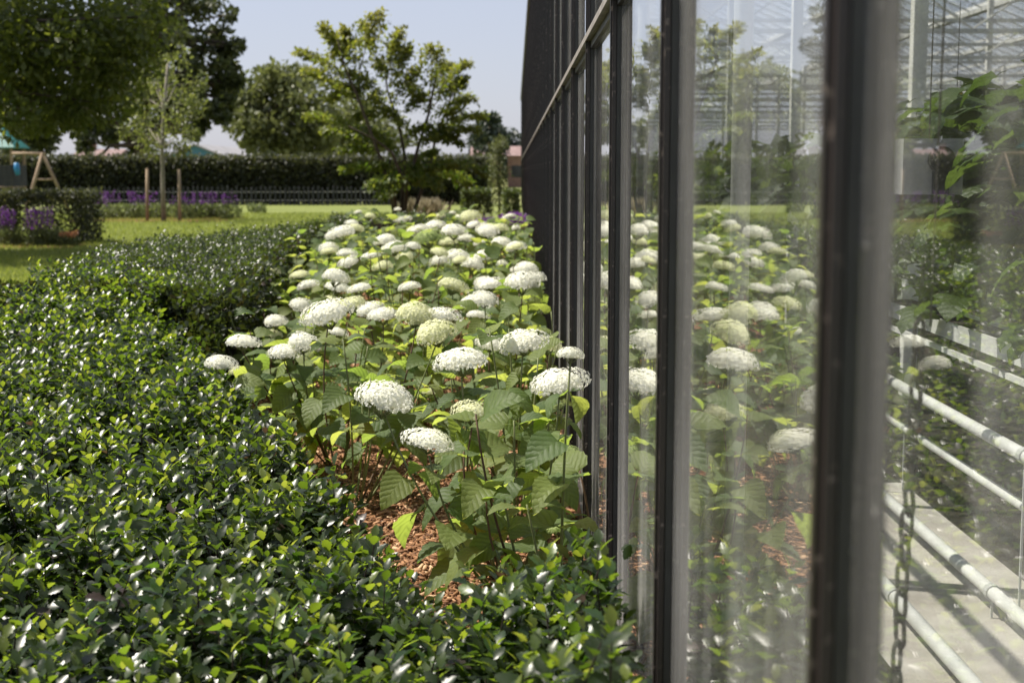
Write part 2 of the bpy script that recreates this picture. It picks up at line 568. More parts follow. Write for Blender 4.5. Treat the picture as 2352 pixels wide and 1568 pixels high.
def holly_template(spines=True):
    xs = [0.0, 0.16, 0.26, 0.36, 0.48, 0.58, 0.70, 0.80, 1.0]
    ws = [0.0, 0.20, 0.17, 0.31, 0.25, 0.30, 0.20, 0.17, 0.0] if spines else [0.0, 0.2, 0.24, 0.27, 0.28, 0.27, 0.24, 0.18, 0]
    if not spines:
        xs, ws = [0, 0.3, 0.65, 1], [0, 0.28, 0.28, 0]
    v, f = [], []
    k = len(xs)
    for x in xs:
        v.append((x, 0, -0.17 * (x - 0.35) ** 2))
    for sgn in (1, -1):
        base = len(v)
        for i_, (x, w) in enumerate(list(zip(xs, ws))[1:-1]):
            v.append((x + (0.035 if i_ % 2 == 0 else 0), sgn * w, -0.17 * (x - 0.35) ** 2 + 0.07 * w / 0.3 * (1 if w < 0.3 else 1.15)))
        for i in range(k - 1):
            e0 = base + i - 1 if i >= 1 else None
            e1 = base + i if i + 1 < k - 1 else None
            if e0 is None:
                tri = [(0, 1, e1)]
            elif e1 is None:
                tri = [(i, i + 1, e0)]
            else:
                tri = [(i, i + 1, e1), (i, e1, e0)]
            f += tri if sgn > 0 else [t[::-1] for t in tri]
    return np.array(v, float), np.array(f, int)


T_HOLLY = holly_template(True)
T_HOLLY_FAR = holly_template(False)


def lobed_leaf(seed, broad=0.78, lobes=False, L=1.0):
    """broad pointed serrated leaf with a stalk, as a mesh builder (length 1 on +X)"""
    r = random.Random(seed)
    n, b = 13, MB()
    droop = r.uniform(0.35, 0.75)
    fold = r.uniform(0.08, 0.26)
    twist = r.uniform(-0.35, 0.35)
    curl = r.uniform(-0.10, 0.16)
    rows = []
    vs, fs = [], []
    for i in range(n):
        t = i / (n - 1)
        w = 0.5 * broad * (math.sin(math.pi * min(1, t ** 0.62 + 0.0)) ** 0.8 if 0 < t < 1 else 0)
        if i == 0:
            w = 0.02
        w = w * (1.0 if i % 2 else 0.93)
        if lobes and 0 < t < 1:
            w *= 1.0 + 0.28 * math.cos(t * math.pi * 5)
        if t > 0.97:
            w = 0.0
        x = 0.18 + t * 0.82
        zc = 0.10 * math.sin(t * 2.6) - droop * 0.42 * t * t
        row = []
        for q in (-1, -0.55, 0, 0.55, 1):
            yy = q * w
            z = zc + fold * abs(yy) - curl * yy * yy * 3 + 0.02 * r.uniform(-1, 1) * (abs(q) > 0) + 0.012 * math.sin(t * 36) * (abs(q) == 0.55)
            ca, sa = math.cos(twist * t), math.sin(twist * t)
            row.append(len(vs))
            vs.append((x - 0.14 * abs(q) * (1 - t) * (1 if t > 0 else 0) * (0.6), yy * ca - (z - zc) * sa, zc + yy * sa + (z - zc) * ca))
        rows.append(row)
    for i in range(n - 1):
        for j in range(4):
            fs.append((rows[i][j], rows[i + 1][j], rows[i + 1][j + 1], rows[i][j + 1]))
    b.add([(x * L, y * L, z * L) for x, y, z in vs], fs)
    b.tube([(0, 0, 0.0), (0.1, 0, 0.03), (0.2, 0, 0.012)], [0.014, 0.011, 0.009], 4)
    return b


# ------------------------------------------------------------------ setting: ground sheets
def sheet(name, pts, z, mat, kind='structure'):
    me = bpy.data.meshes.new(name)
    me.from_pydata([(x, y, z) for x, y in pts], [], [tuple(range(len(pts)))])
    me.materials.append(mat)
    o = bpy.data.objects.new(name, me)
    COL.objects.link(o)
    o['kind'] = kind
    return o


sheet('lawn', [(-400, -30), (400, -30), (400, 900), (-400, 900)], 0.0, M['lawn'])
sheet('field', [(-300, 72.5), (300, 72.5), (300, 800), (-300, 800)], 0.006, M['field'])

GX = 0.317                    # outer face of the glass
INNER = [(0.31, 3.72), (0.12, 3.84), (-0.12, 3.95), (-0.27, 4.08), (-0.37, 4.45), (-0.52, 5.05), (-0.68, 5.4), (-1.1, 6.4), (-1.42, 7.4),
         (-1.75, 8.6), (-2.0, 10.3), (-2.4, 14.0), (-2.85, 18.0), (-3.05, 22.0), (-2.9, 24.6), (-2.3, 25.6), (-1.2, 26.0), (0.31, 26.2)]
bed = [(x - 0.5, y) for x, y in INNER[3:]]
sheet('planting_bed', [(0.312, 2.4), (0.312, 44), (-3.2, 44), (-3.4, 30), (-3.5, 21), (-4.5, 15.8), (-3.4, 9.5), (-2.6, 5), (-2.6, 1.6), (0.2, 1.6)][::-1], 0.008, M['mulch'])
sheet('greenhouse_path', [(1.25, -6), (2.05, -6), (2.05, 7.4), (1.78, 7.4), (1.25, 5.4)], 0.012, M['concrete'])
sheet('greenhouse_soil', [(0.36, -6), (32.3, -6), (32.3, 76), (0.36, 76)], 0.006, M['soil'])


def inner_x(y):
    """left limit of the open mulch at depth y"""
    p = INNER[3:-3]
    for (x0, y0), (x1, y1) in zip(p, p[1:]):
        if y0 <= y <= y1:
            return x0 + (x1 - x0) * (y - y0) / (y1 - y0)
    return p[0][0] if y < p[0][1] else p[-1][0]


# ------------------------------------------------------------------ greenhouse
gh = thing('greenhouse', (0.33, 0, 0), 'long greenhouse with dark bronze mullions and dusty glass on the right', 'greenhouse')
S = 1.5
MY = [1.33 + S * k for k in range(-3, 46)]
EAVE, BASE, RAILZ = 5.0, 0.14, 2.187
mb = MB()
# mullion: outer cap, neck, inner fin
mb.box((0.290, -0.024, BASE + .002), (0.301, 0.024, EAVE - .002))
mb.box((0.301, -0.014, BASE + .002), (0.340, 0.014, EAVE - .002))
mb.box((0.340, -0.024, BASE + .002), (0.348, 0.024, EAVE - .002))
mb.box((0.284, -0.009, BASE + .002), (0.290, 0.009, EAVE - .002))
mul_me = mb.mesh('mullion', M['paint'])
gk = MB()
for a_, b_ in ((-.0225, -.0142), (.0142, .0225)):
    gk.box((0.3035, a_, BASE + .003), (0.3165, b_, RAILZ - .052)).box((0.3035, a_, RAILZ + .003), (0.3165, b_, EAVE - .003))
gk_me = gk.mesh('gasket', M['black_plastic'])
pl_me = MB().box((0.317, -S / 2 + .0145, BASE + .004), (0.321, S / 2 - .0145, RAILZ - .026)).mesh('pane', M['glass'])
pu_me = MB().box((0.317, -S / 2 + .0145, RAILZ + .026), (0.321, S / 2 - .0145, EAVE - .004)).mesh('pane', M['glass'])
rl = MB().box((0.279, -S / 2 + .001, RAILZ - .024), (0.2835, S / 2 - .001, RAILZ)).box((0.2835, -S / 2 + .026, RAILZ - .02), (0.345, S / 2 - .026, RAILZ - .003))
rl_me = rl.mesh('rail', M['rail'])
cl = MB().box((0.303, -S / 2 + .016, RAILZ - .05), (0.3165, S / 2 - .016, RAILZ - .024)).mesh('rail_gasket', M['paint'])
for y in MY:
    mo = put('mullion', mul_me, gh, Matrix.Translation((0, y, 0)))
    if y < 26:
        go = put('gasket', gk_me)
        go.parent = mo
for y in MY[:-1]:
    yc = y + S / 2
    tilt = Matrix.Rotation(R(random.uniform(-.12, .12)), 4, 'Z')
    def tl(me, nm):
        c = Matrix.Translation((GX, yc, 0)) @ tilt @ Matrix.Translation((-GX, 0, 0))
        put(nm, me, gh, c)
    tl(pl_me, 'pane')
    tl(pu_me, 'pane')
    put('rail', rl_me, gh, Matrix.Translation((0, yc, 0)))
    put('rail_gasket', cl, gh, Matrix.Translation((0, yc, 0)))
Y0, Y1 = MY[0] - 0.2, MY[-1] + 0.03
MB().box((0.296, Y0, 0.0), (0.40, Y1, BASE)).build('base_sill', M['paint'], gh)
MB().box((0.25, Y0, EAVE), (0.45, Y1, EAVE + 0.14)).build('eaves_gutter', M['paint'], gh)
# far gable end and the side the camera does not see stay open frames
XE = 0.35 + 3.2 * 10
TRUSS_Y = [1.33 + 4.5 * k for k in range(-1, 15)]
brace_a = MB().tube([(0, 0, 3.53), (0.8, 0, 4.07)], 0.016, 5).mesh('brace', M['white'])
brace_b = MB().tube([(0, 0, 4.07), (0.8, 0, 3.53)], 0.016, 5).mesh('brace', M['white'])
for ty in TRUSS_Y:
    t = bpy.data.objects.new('truss', None)
    COL.objects.link(t)
    t.parent = gh
    t.location = Vector((0.4, ty, 3.5)) - gh.location
    MB().box((0.45, ty - .03, 3.47), (XE, ty + .03, 3.53)).build('chord', M['white'], t)
    MB().box((0.45, ty - .03, 4.07), (XE, ty + .03, 4.13)).build('chord', M['white'], t)
    rest = MB()
    for k in range(39):
        x = 0.5 + 0.8 * k
        if x < 13 and 5 < ty < 40:
            put('brace', brace_a if k % 2 else brace_b, t, Matrix.Translation((x, ty, 0)))
        else:
            a, b = (3.53, 4.07) if k % 2 else (4.07, 3.53)
            rest.tube([(x, ty, a), (x + .8, ty, b)], 0.016, 4)
    rb = rest.build('bracing', M['white'], t)
    rb['kind'] = 'stuff'
    cw = 0.027
    MB().tube([(0.905, ty - .09, 0.0), (0.905, ty - .09, EAVE - .01)], .04, 14).build('column', M['white'], gh, True)
    for cx in (2.9, 9.3, 15.7, 22.1, 28.5):
        MB().box((cx - .05, ty + .031, 0), (cx + .05, ty + .131, 5.0)).build('column', M['white'], gh)
for k in range(10):
    xa, xm, xb = 0.35 + 3.2 * k, 1.95 + 3.2 * k, 3.55 + 3.2 * k
    if k:
        MB().box((xa - .09, Y0, EAVE), (xa + .09, Y1, EAVE + .09)).build('valley_gutter', M['galv'], gh)
    MB().box((xm - .03, Y0, 5.70), (xm + .03, Y1, 5.76)).build('ridge', M['white'], gh)
    for (a, b) in ((xa, xm - .03), (xb, xm + .03)):
        p = MB()
        p.add([(a, Y0, 5.08), (b, Y0, 5.72), (b, Y1, 5.72), (a, Y1, 5.08)], [(0, 1, 2, 3)])
        p.build('roof_pane', M['roof_glass'], gh)
        g = MB()
        y = Y0 + .5
        while y < Y1:
            g.tube([(a, y, 5.045), (b, y, 5.69)], 0.02, 4, cap=False)
            y += 0.8
        q = g.build('glazing_bar', M['white'], gh)
        q['kind'] = 'stuff'

# pipes, crop gutters and plants inside ----------------------------------------
def pipe(x, z, r, label, y0=-4.0, y1=7.75):
    o = thing('heating_pipe', (x, y0, z), label, 'pipe', 'white heating pipes inside the greenhouse')
    MB().tube([(x, y0 + i * (y1 - y0) / 8, z) for i in range(9)], r, 12).build('pipe', M['white'], o, True)
    for k in range(4):
        yy = .9 + 2.1 * k
        if yy > y1:
            break
        b = MB()
        b.tube([(x, yy - .018, z), (x, yy + .018, z)], r * 1.22, 12)
        if z > 0.012 + r + .02:
            b.box((x - .004, yy - .004, 0.013), (x + .004, yy + .004, z - r))
        b.build('bracket', M['galv'], o, False)
    return o
pipe(1.40, 0.095, 0.0255, 'lowest white heating pipe, nearest to the glass above the pale floor', y1=6.2)
pipe(1.76, 0.11, 0.0255, 'white heating pipe on the pale floor beside the dark soil')
pipe(2.0, 0.34, 0.019, 'thin white pipe low over the dark soil')
pipe(1.86, 0.62, 0.0255, 'raised white heating pipe under the first crop gutter')

T_CROP = [lobed_leaf(100 + k, 0.95, True).mesh('leaf', M['crop_leaf'], True) for k in range(3)]
def leaf_matrix(p, d, up, size):
    d = Vector(d).normalized()
    up = Vector(up)
    n = (up - d * up.dot(d))
    n = n.normalized() if n.length > 1e-5 else d.orthogonal().normalized()
    s = n.cross(d)
    m = Matrix((d, s, n)).transposed().to_4x4()
    return Matrix.Translation(p) @ m @ Matrix.Scale(size, 4)

nth = ['first', 'second', 'third', 'fourth', 'fifth', 'sixth', 'seventh', 'eighth', 'ninth', 'tenth', 'eleventh', 'twelfth', 'thirteenth', 'fourteenth']
for gi, gx in enumerate((2.22, 3.9, 5.6, 7.3, 9.0, 10.7)):
    if gi == 0:
        g = thing('crop_gutter', (gx, 0, 0.8), 'white growing gutter inside the greenhouse below the leafy crop', 'gutter')
        b = MB()
        b.box((gx - .1, -3, 0.84), (gx + .1, 8.3, 0.86))
        b.box((gx - .115, -3, 0.84), (gx - .1, 8.3, 0.92))
        b.box((gx + .1, -3, 0.84), (gx + .115, 8.3, 0.92))
        b.build('trough', M['white'], g)
        MB().box((gx - .14, -3, 0.775), (gx - .12, 8.3, 0.80)).build('edge_rail', M['white'], g)
        MB().box((gx - .099, -3, 0.861), (gx + .099, 8.3, 0.905)).build('substrate', M['soil'], g)
        for k in range(3):
            MB().box((gx - .008, 1.9 + 3.4 * k, 0.0), (gx + .008, 1.916 + 3.4 * k, 0.84)).build('leg', M['galv'], g)
    nl = 78 if gi == 0 else 34
    for k in range(6 if gi == 0 else 0):
        yy = 5.7 + .52 * k
        pt = thing('crop_plant', (gx, yy, 0.86), f'leafy green crop plant in the first gutter, {nth[k]} from the near end', 'plant', 'crop plants inside the greenhouse')
        hgt = random.uniform(0.95, 1.25)
        MB().tube([(gx, yy, 0.87), (gx + .03, yy + .02, 1.3), (gx - .02, yy, 0.86 + hgt)], [.012, .01, .005], 6).build('stem', M['stem'], pt, True)
        for q in range(nl):
            a = random.uniform(0, 2 * math.pi)
            zz = 0.95 + hgt * random.random() ** 0.6
            rr = random.uniform(0.05, 0.36)
            p = Vector((gx + rr * math.cos(a) * .8, yy + 1.4 * rr * math.sin(a), zz))
            d = Vector((math.cos(a), math.sin(a), random.uniform(-.9, .1)))
            put('leaf', T_CROP[q % 3], pt, leaf_matrix(p, d, (random.uniform(-.3, .3), random.uniform(-.3, .3), 1), random.uniform(.17, .27)))
    n = 5200 if gi else 4200
    lo = 4.0 if gi else 8.6
    pos = np.stack([gx + rng.normal(0, .22, n), rng.uniform(lo, 60, n), 0.05 + 1.85 * rng.random(n) ** .7], 1)
    leaf_mass('crop_row', T_SIMPLE, pos, rand_dirs(n, -.3), rand_dirs(n, 1.5), rng.uniform(.14, .26, n), rng.random(n), M['crop_mass'])
    tag(bpy.data.objects[-1] if False else COL.objects[-1], f'dense green crop row on the greenhouse soil, {nth[gi]} row from the glass', 'crop row')
# weeds on the dark soil
n = 5000
pos = np.stack([rng.uniform(2.1, 6.0, n), rng.uniform(3.0, 26, n), rng.uniform(.012, .09, n)], 1)
o = leaf_mass('weeds', T_SIMPLE, pos, rand_dirs(n, .4), rand_dirs(n, 1.0), rng.uniform(.03, .08, n), rng.random(n), M['crop_mass'])
tag(o, 'low green weeds on the dark greenhouse soil', 'weeds')

# chain hanging inside
cx, cyy = 0.79, 2.76
ch = thing('chain', (cx, cyy, 3.2), 'dull steel link chain hanging behind the nearest glass pane', 'chain')
lk = MB()
pts = []
for i in range(16):
    a = 2 * math.pi * i / 16
    pts.append((0.0115 * math.cos(a), 0, 0.0235 * math.sin(a) + (0.011 if math.sin(a) > 0 else -0.011)))
lk.tube(pts + [pts[0], pts[1]], 0.0046, 6, cap=False)
lk_me = lk.mesh('link', M['rust'], True)
z, k = 1.33, 0
while z > 0.25:
    ang = (k % 2) * 90 + 35 + random.uniform(-14, 14)
    px = cx - (1.33 - z) * 0.035 + random.uniform(-.002, .002)
    put('link', lk_me, ch, Matrix.Translation((px, cyy, z)) @ Matrix.Rotation(R(ang), 4, 'Z') @ Matrix.Rotation(R(random.uniform(-6, 6)), 4, 'X'))
    z -= 0.054
    k += 1
MB().tube([(cx + .02, cyy, 1.35), (cx + .04, cyy, 3.5)], 0.0022, 5).build('wire', M['rust'], ch)
# sticky trap on a wire
p = W(2197, 240, 7.2)
tp = thing('sticky_trap', p, 'yellow sticky insect trap hanging on a thin wire in the greenhouse', 'insect trap')
b = MB()
b.box((p.x - .03, p.y - .001, p.z - .06), (p.x + .03, p.y + .001, p.z + .06))
b.build('card', M['yellow'], tp)
MB().tube([(p.x, p.y, p.z + .06), (p.x + .01, p.y, 5.0)], 0.002, 5).build('wire', M['rust'], tp)

# hanging climate box
p = W(2140, 383, 6.1)
cb = thing('climate_box', p, 'pale grey square box with a dark round vent hanging among the crop', 'box')
s = .128
b = MB()
b.box((p.x - s, p.y - .02, p.z - s * .92), (p.x + s, p.y + .12, p.z + s * .92))
b.build('housing', M['grey_plastic'], cb)
vb = MB()
for rr, yo, z0 in ((.055, .03, .03), (.04, .045, .035)):
    vb.tube([(p.x + .03, p.y - .021, p.z + z0), (p.x + .03, p.y - .021 - yo, p.z + z0)], rr, 18)
vb.build('vent', M['black_plastic'], cb)
MB().box((p.x - .003, p.y - .05, p.z - .115), (p.x + .062, p.y - .021, p.z - .02)).build('sensor', M['black_plastic'], cb)
MB().tube([(p.x, p.y + .05, p.z + s * .92), (p.x, p.y + .05, 5.0)], 0.003, 5).build('wire', M['rust'], cb)

# ------------------------------------------------------------------ hydrangeas
def head_mesh(seed, petal_mat):
    r = np.random.default_rng(seed)
    n = 460
    i = np.arange(n) + 0.5
    cosm = math.cos(R(112))
    c = 1 - i / n * (1 - cosm)
    ph = i * 2.399963 + r.normal(0, .12, n)
    sn = np.sqrt(np.maximum(0, 1 - c * c))
    nrm = np.stack([sn * np.cos(ph), sn * np.sin(ph), c], 1)
    lump = 1 + 0.10 * np.sin(np.arctan2(np.sin(ph), np.cos(ph)) * 3 + seed) * sn + 0.07 * np.sin(np.arctan2(np.sin(ph), np.cos(ph)) * 2 + 2.3 * seed) * sn + 0.04 * np.sin(ph * 5 + 2 * seed) * sn + r.normal(0, .035, n)
    pos = nrm * lump[:, None]
    pos[:, 2] = pos[:, 2] * np.where(pos[:, 2] > 0, 0.62, 0.40)
    nn = unit(nrm * np.array([1, 1, 1.3]) + r.normal(0, .2, (n, 3)))
    V, Fq, rd = [], [], []
    for k in range(n):
        a = Vector(nn[k])
        u = a.orthogonal().normalized()
        u = Quaternion(a, r.uniform(0, 6.28)) @ u
        q = random.Random(seed * 1000 + k)
        ps = q.uniform(.06, .085)
        P = Vector(pos[k])
        val = q.random()
        for j in range(4):
            e = Quaternion(a, j * math.pi / 2) @ u
            w = a.cross(e)
            tip = q.uniform(-.25, .5)
            pts = [P, P + e * ps * .55 + w * ps * .42 + a * ps * .12, P + e * ps * 1.02 + a * ps * tip * .6, P + e * ps * .55 - w * ps * .42 + a * ps * .12]
            b = len(V)
            V += [tuple(x) for x in pts]
            Fq.append((b, b + 1, b + 2, b + 3))
            rd += [val] * 4
    me = npmesh('flower_head', V, Fq, petal_mat, rd, smooth=False)
    # inner mass of buds
    import bmesh
    bm = bmesh.new()
    bm.from_mesh(me)
    ub = bmesh.ops.create_uvsphere(bm, u_segments=12, v_segments=8, radius=.86)
    lay = bm.verts.layers.float.get('rnd')
    for v_ in ub['verts']:
        v_.co.z *= .54 if v_.co.z > 0 else .2
        if lay:
            v_[lay] = .35
    st = MB()
    q = random.Random(seed)
    for k in range(15):
        a = 2 * math.pi * k / 15 + q.uniform(-.2, .2)
        rr = q.uniform(.35, .85)
        st.tube([(0, 0, -.62), (rr * .5 * math.cos(a), rr * .5 * math.sin(a), -.36), (rr * math.cos(a), rr * math.sin(a), -.06 + .2 * (1 - rr))], [.03, .022, .014], 4, cap=False)
    lay = bm.verts.layers.float.get('rnd')
    vs = [bm.verts.new(v) for v in st.v]
    for f in st.f:
        fc = bm.faces.new([vs[x] for x in f])
        fc.material_index = 1
    bm.to_mesh(me)
    bm.free()
    me.materials.append(M['stem'])
    return me


HEADS = {'w': [head_mesh(k + 1, M['petal_white']) for k in range(5)],
         'c': [head_mesh(k + 21, M['petal_cream']) for k in range(3)],
         'g': [head_mesh(k + 41, M['petal_green']) for k in range(2)]}
HLEAF = [lobed_leaf(k + 1, random.uniform(.66, .8)).mesh('leaf', M['hyd'], True) for k in range(7)]

# flower heads seen in the photograph: direction, apparent width, tint
SEEN = [(885, 915, 135, 'w'), (985, 1010, 118, 'w'), (1085, 945, 95, 'c'), (1290, 878, 125, 'w'), (1060, 828, 125, 'w'), (1200, 785, 112, 'w'),
        (1125, 788, 68, 'w'), (1258, 792, 66, 'c'), (1310, 814, 62, 'w'), (955, 722, 96, 'c'), (1012, 726, 92, 'w'), (1000, 764, 100, 'c'), (880, 724, 78, 'w'),
        (850, 710, 62, 'w'), (752, 720, 112, 'w'), (697, 787, 76, 'w'), (652, 808, 72, 'w'), (557, 785, 78, 'w'), (507, 835, 72, 'w'),
        (632, 738, 52, 'w'), (625, 767, 46, 'c'), (776, 762, 48, 'w'), (1098, 724, 56, 'w'), (1200, 648, 86, 'w'), (1125, 652, 62, 'w'),
        (1085, 692, 60, 'w'), (1040, 657, 66, 'c'), (775, 660, 56, 'w'), (826, 662, 56, 'w'), (708, 655, 50, 'w'), (688, 630, 42, 'c'),
        (622, 626, 38, 'c'), (880, 612, 46, 'c'), (1085, 608, 55, 'w'), (905, 570, 58, 'w'), (885, 552, 52, 'w'), (785, 535, 66, 'w'),
        (755, 570, 48, 'w'), (797, 582, 46, 'w'), (985, 546, 70, 'g'), (1030, 556, 42, 'c'), (1150, 558, 50, 'w'), (1185, 568, 48, 'w'),
        (1000, 520, 52, 'w'), (960, 528, 50, 'w'), (1042, 531, 60, 'w'), (1120, 530, 60, 'w'), (1146, 525, 46, 'c'), (1080, 498, 52, 'c'),
        (1052, 590, 60, 'w'), (1112, 590, 52, 'w'), (1160, 606, 34, 'w'), (1190, 622, 36, 'w'), (1226, 690, 36, 'c'), (800, 602, 46, 'w'),
        (1302, 1036, 72, 'g'), (1284, 1212, 58, 'g'), (690, 700, 50, 'w'), (1010, 600, 48, 'w'), (930, 590, 44, 'c'), (850, 588, 46, 'w'),
        (545, 852, 40, 'c'), (1228, 640, 54, 'w'), (985, 900, 36, 'c'), (1165, 700, 40, 'c'), (880, 830, 34, 'c'), (760, 690, 40, 'c')]
heads = []
for (x, y, w, tint) in SEEN:
    zw = 0.205 * F / w
    zy = 0.78 * F / (y - 393)
    Y = max(4.3, (zw ** 0.42) * (zy ** 0.58))
    if y > 1100:
        Y = 4.75
    if x > 1270 and y > 700 and y < 1000:
        Y = min(Y, 0.175 * F / (x - 1183))
    P = W(x, y, Y)
    dia = w / F * Y
    P.x = min(P.x, GX - .05 - dia * .5)
    heads.append([P, dia * .5 * 1.04, tint])
# more of the same further back where they merge
rr = random.Random(5)
tries = 0
while len(heads) < 104 and tries < 4000:
    tries += 1
    y = 8.5 + 16.5 * rr.random() ** 1.1
    x = rr.uniform(inner_x(y) + .45, 0.12)
    z = rr.uniform(.78, 1.02)
    if all((Vector((x, y, z)) - h[0]).length > 0.30 for h in heads):
        heads.append([Vector((x, y, z)), rr.uniform(.062, .10), rr.choice('wwwwwwcc')])

# plants: bases on a loose grid between hedge and glass; every head belongs to the nearest base
bases = []
y = 4.75
ri = 0
while y < 25.4:
    x1, x0 = -0.02, inner_x(y) + (0.38 if y > 6.4 else 0.78)
    k = max(1, int(round((x1 - x0) / 0.78)) + 1)
    for j in range(k):
        t = 0.5 if k == 1 else j / (k - 1)
        bases.append(Vector((x1 + (x0 - x1) * t + rr.uniform(-.06, .06), y + rr.uniform(-.12, .12) + (0.3 if j % 2 else 0), 0.01)))
    y += 0.85 + 0.03 * (y - 4)
own = {i: [] for i in range(len(bases))}
for h in heads:
    i = min(range(len(bases)), key=lambda i: (bases[i].x - h[0].x) ** 2 + ((bases[i].y - h[0].y) * .8) ** 2 + 0.05 * len(own[i]))
    own[i].append(h)

rows = {}
def bez(a, b, c, t):
    return a * (1 - t) ** 2 + b * 2 * t * (1 - t) + c * t * t

for i, B in enumerate(bases):
    lim = inner_x(B.y)
    frac = (B.x - lim) / (0.3 - lim)
    row = 'glass' if frac > .72 else ('hedge' if frac < .38 else 'mid')
    rows.setdefault(row, []).append((B.y, i))
place = {'glass': 'along the glass wall', 'hedge': 'along the holly hedge', 'mid': 'down the middle of the bed'}
lab = {}
ordn = nth + ['fifteenth', 'sixteenth', 'seventeenth', 'eighteenth', 'nineteenth', 'twentieth', 'twenty-first', 'twenty-second',
              'twenty-third', 'twenty-fourth', 'twenty-fifth', 'twenty-sixth', 'twenty-seventh', 'twenty-eighth', 'twenty-ninth', 'thirtieth', 'thirty-first', 'thirty-second']
for row, l in rows.items():
    for k, (yy, i) in enumerate(sorted(l)):
        c = len(own[i])
        what = {0: 'leafy hydrangea with no open head', 1: 'hydrangea with a single domed head'}.get(c, 'hydrangea with several white domed heads')
        lab[i] = f'{what}, {ordn[k]} from the camera {place[row]}'

nleaf = 0
for i, B in enumerate(bases):
    hs = own[i]
    pt = thing('hydrangea', B, lab[i], 'hydrangea', 'white hydrangeas in the bed beside the greenhouse')
    r = random.Random(900 + i)
    stems = []
    hmean = sum(h[0].z for h in hs) / len(hs) if hs else 0.85
    for h in hs:
        stems.append((h[0] - Vector((0, 0, h[1] * .60)), h))
    far = B.y > 12
    extra = (5 if not far else 4) + (2 if len(hs) < 2 else 0)
    for e in range(extra):
        a = r.uniform(0, 6.28)
        d = r.uniform(.14, .44)
        T = Vector((min(B.x + d * math.cos(a), GX - .1), B.y + d * math.sin(a), hmean * (r.uniform(.62, .95) if r.random() < .8 else r.uniform(1.0, 1.12))))
        stems.append((T, None))
    for si, (T, h) in enumerate(stems):
        a = math.atan2(T.y - B.y, T.x - B.x)
        s0 = B + Vector((.05 * math.cos(a), .05 * math.sin(a), -.01))
        ctl = s0.lerp(T, .55) + Vector((.07 * math.cos(a) + r.uniform(-.07, .07), .07 * math.sin(a) + r.uniform(-.07, .07), -.04))
        pts = [bez(s0, ctl, T, t / 8) for t in range(9)]
        rad = [.0062 - .0028 * t / 8 for t in range(9)]
        MB().tube(pts, rad, 6).build('stem', M['stem'] if r.random() < .6 else M['stem_brown'], pt, True)
        if h:
            hm = HEADS[h[2]][r.randrange(len(HEADS[h[2]]))]
            m = Matrix.Translation(h[0] - Vector((0, 0, h[1] * .08))) @ Matrix.Rotation(R(r.uniform(-10, 14)), 4, 'X') @ Matrix.Rotation(R(r.uniform(-16, 16)), 4, 'Y') @ Matrix.Rotation(r.uniform(0, 6.28), 4, 'Z') @ Matrix.Diagonal((h[1] * r.uniform(.9, 1.0), h[1] * r.uniform(.86, 1.0), h[1] * r.uniform(.72, 1.05), 1))
            put('flower_head', hm, pt, m)
        az = r.uniform(0, 6.28)
        ts = [.34, .5, .66, .8, .92] if h else [.36, .56, .76, .97]
        if B.y < 7.5:
            ts = [.46, .62, .77, .91] if h else [.5, .72, .97]
        if far:
            ts = ts[1:]
        for q, t in enumerate(ts):
            az += math.pi / 2 + r.uniform(-.3, .3)
            p = bez(s0, ctl, T, t)
            for sgn in (0, math.pi):
                if r.random() < .10:
                    continue
                aa = az + sgn + r.uniform(-.25, .25)
                d = Vector((math.cos(aa), math.sin(aa), r.uniform(-.95, .35) if q < len(ts) - 1 or h else r.uniform(-.2, .7)))
                L = r.uniform(.15, .235) * (0.82 if q == len(ts) - 1 else 1) * (1.15 if far else 1)
                e = p + d.normalized() * L
                if e.x > GX - .04:
                    d.x = -abs(d.x) if p.x > GX - .16 else d.x * .35
                put('leaf', HLEAF[r.randrange(7)], pt, leaf_matrix(p, d, (r.uniform(-.6, .6), r.uniform(-.7, .4), 1), L))
                nleaf += 1
    # low shoots at the foot
    if not far:
        for q in range(2):
            aa = r.uniform(0, 6.28)
            p = B + Vector((.08 * math.cos(aa), .08 * math.sin(aa), r.uniform(.06, .22)))
            put('leaf', HLEAF[r.randrange(7)], pt, leaf_matrix(p, (math.cos(aa), math.sin(aa), r.uniform(.0, .7)), (0, 0, 1), r.uniform(.07, .12)))
print('hydrangeas', len(bases), 'heads', len(heads), 'leaves', nleaf)

# wood chips on the open mulch (real chips near, sheet material beyond)
n = 26000
yy = 3.6 + 8.5 * rng.random(n) ** 1.6
xl = np.array([inner_x(float(v)) for v in yy]) - .25
xx = xl + (0.295 - xl) * rng.random(n)
pos = np.stack([xx, yy, rng.uniform(.010, .03, n)], 1)
T_CHIP = (np.array([(-.5, -.14, 0), (.5, -.1, .02), (.46, .12, 0), (-.5, .15, .03), (-.48, -.12, .16), (.48, -.09, .16), (.45, .1, .15), (-.47, .13, .18)], float),
          np.array([(4, 5, 6, 7), (0, 1, 5, 4), (1, 2, 6, 5), (2, 3, 7, 6), (3, 0, 4, 7)], int))
d = rand_dirs(n); d[:, 2] *= .35
o = leaf_mass('wood_chips', T_CHIP, pos, d, rand_dirs(n, 2.2), rng.uniform(.018, .05, n), rng.random(n), M['chip'])
tag(o, 'red-brown wood chip mulch between the hydrangeas', 'mulch')

# ------------------------------------------------------------------ holly hedges
def hnoise(x, y, s=1.0):
    return (np.sin(x * 5.1 * s + 1.3) * np.cos(y * 4.3 * s + .4) + .6 * np.sin(x * 9.7 * s - y * 7.9 * s) + .4 * np.cos(y * 15.1 * s + x * 13.3 * s)) / 2.0


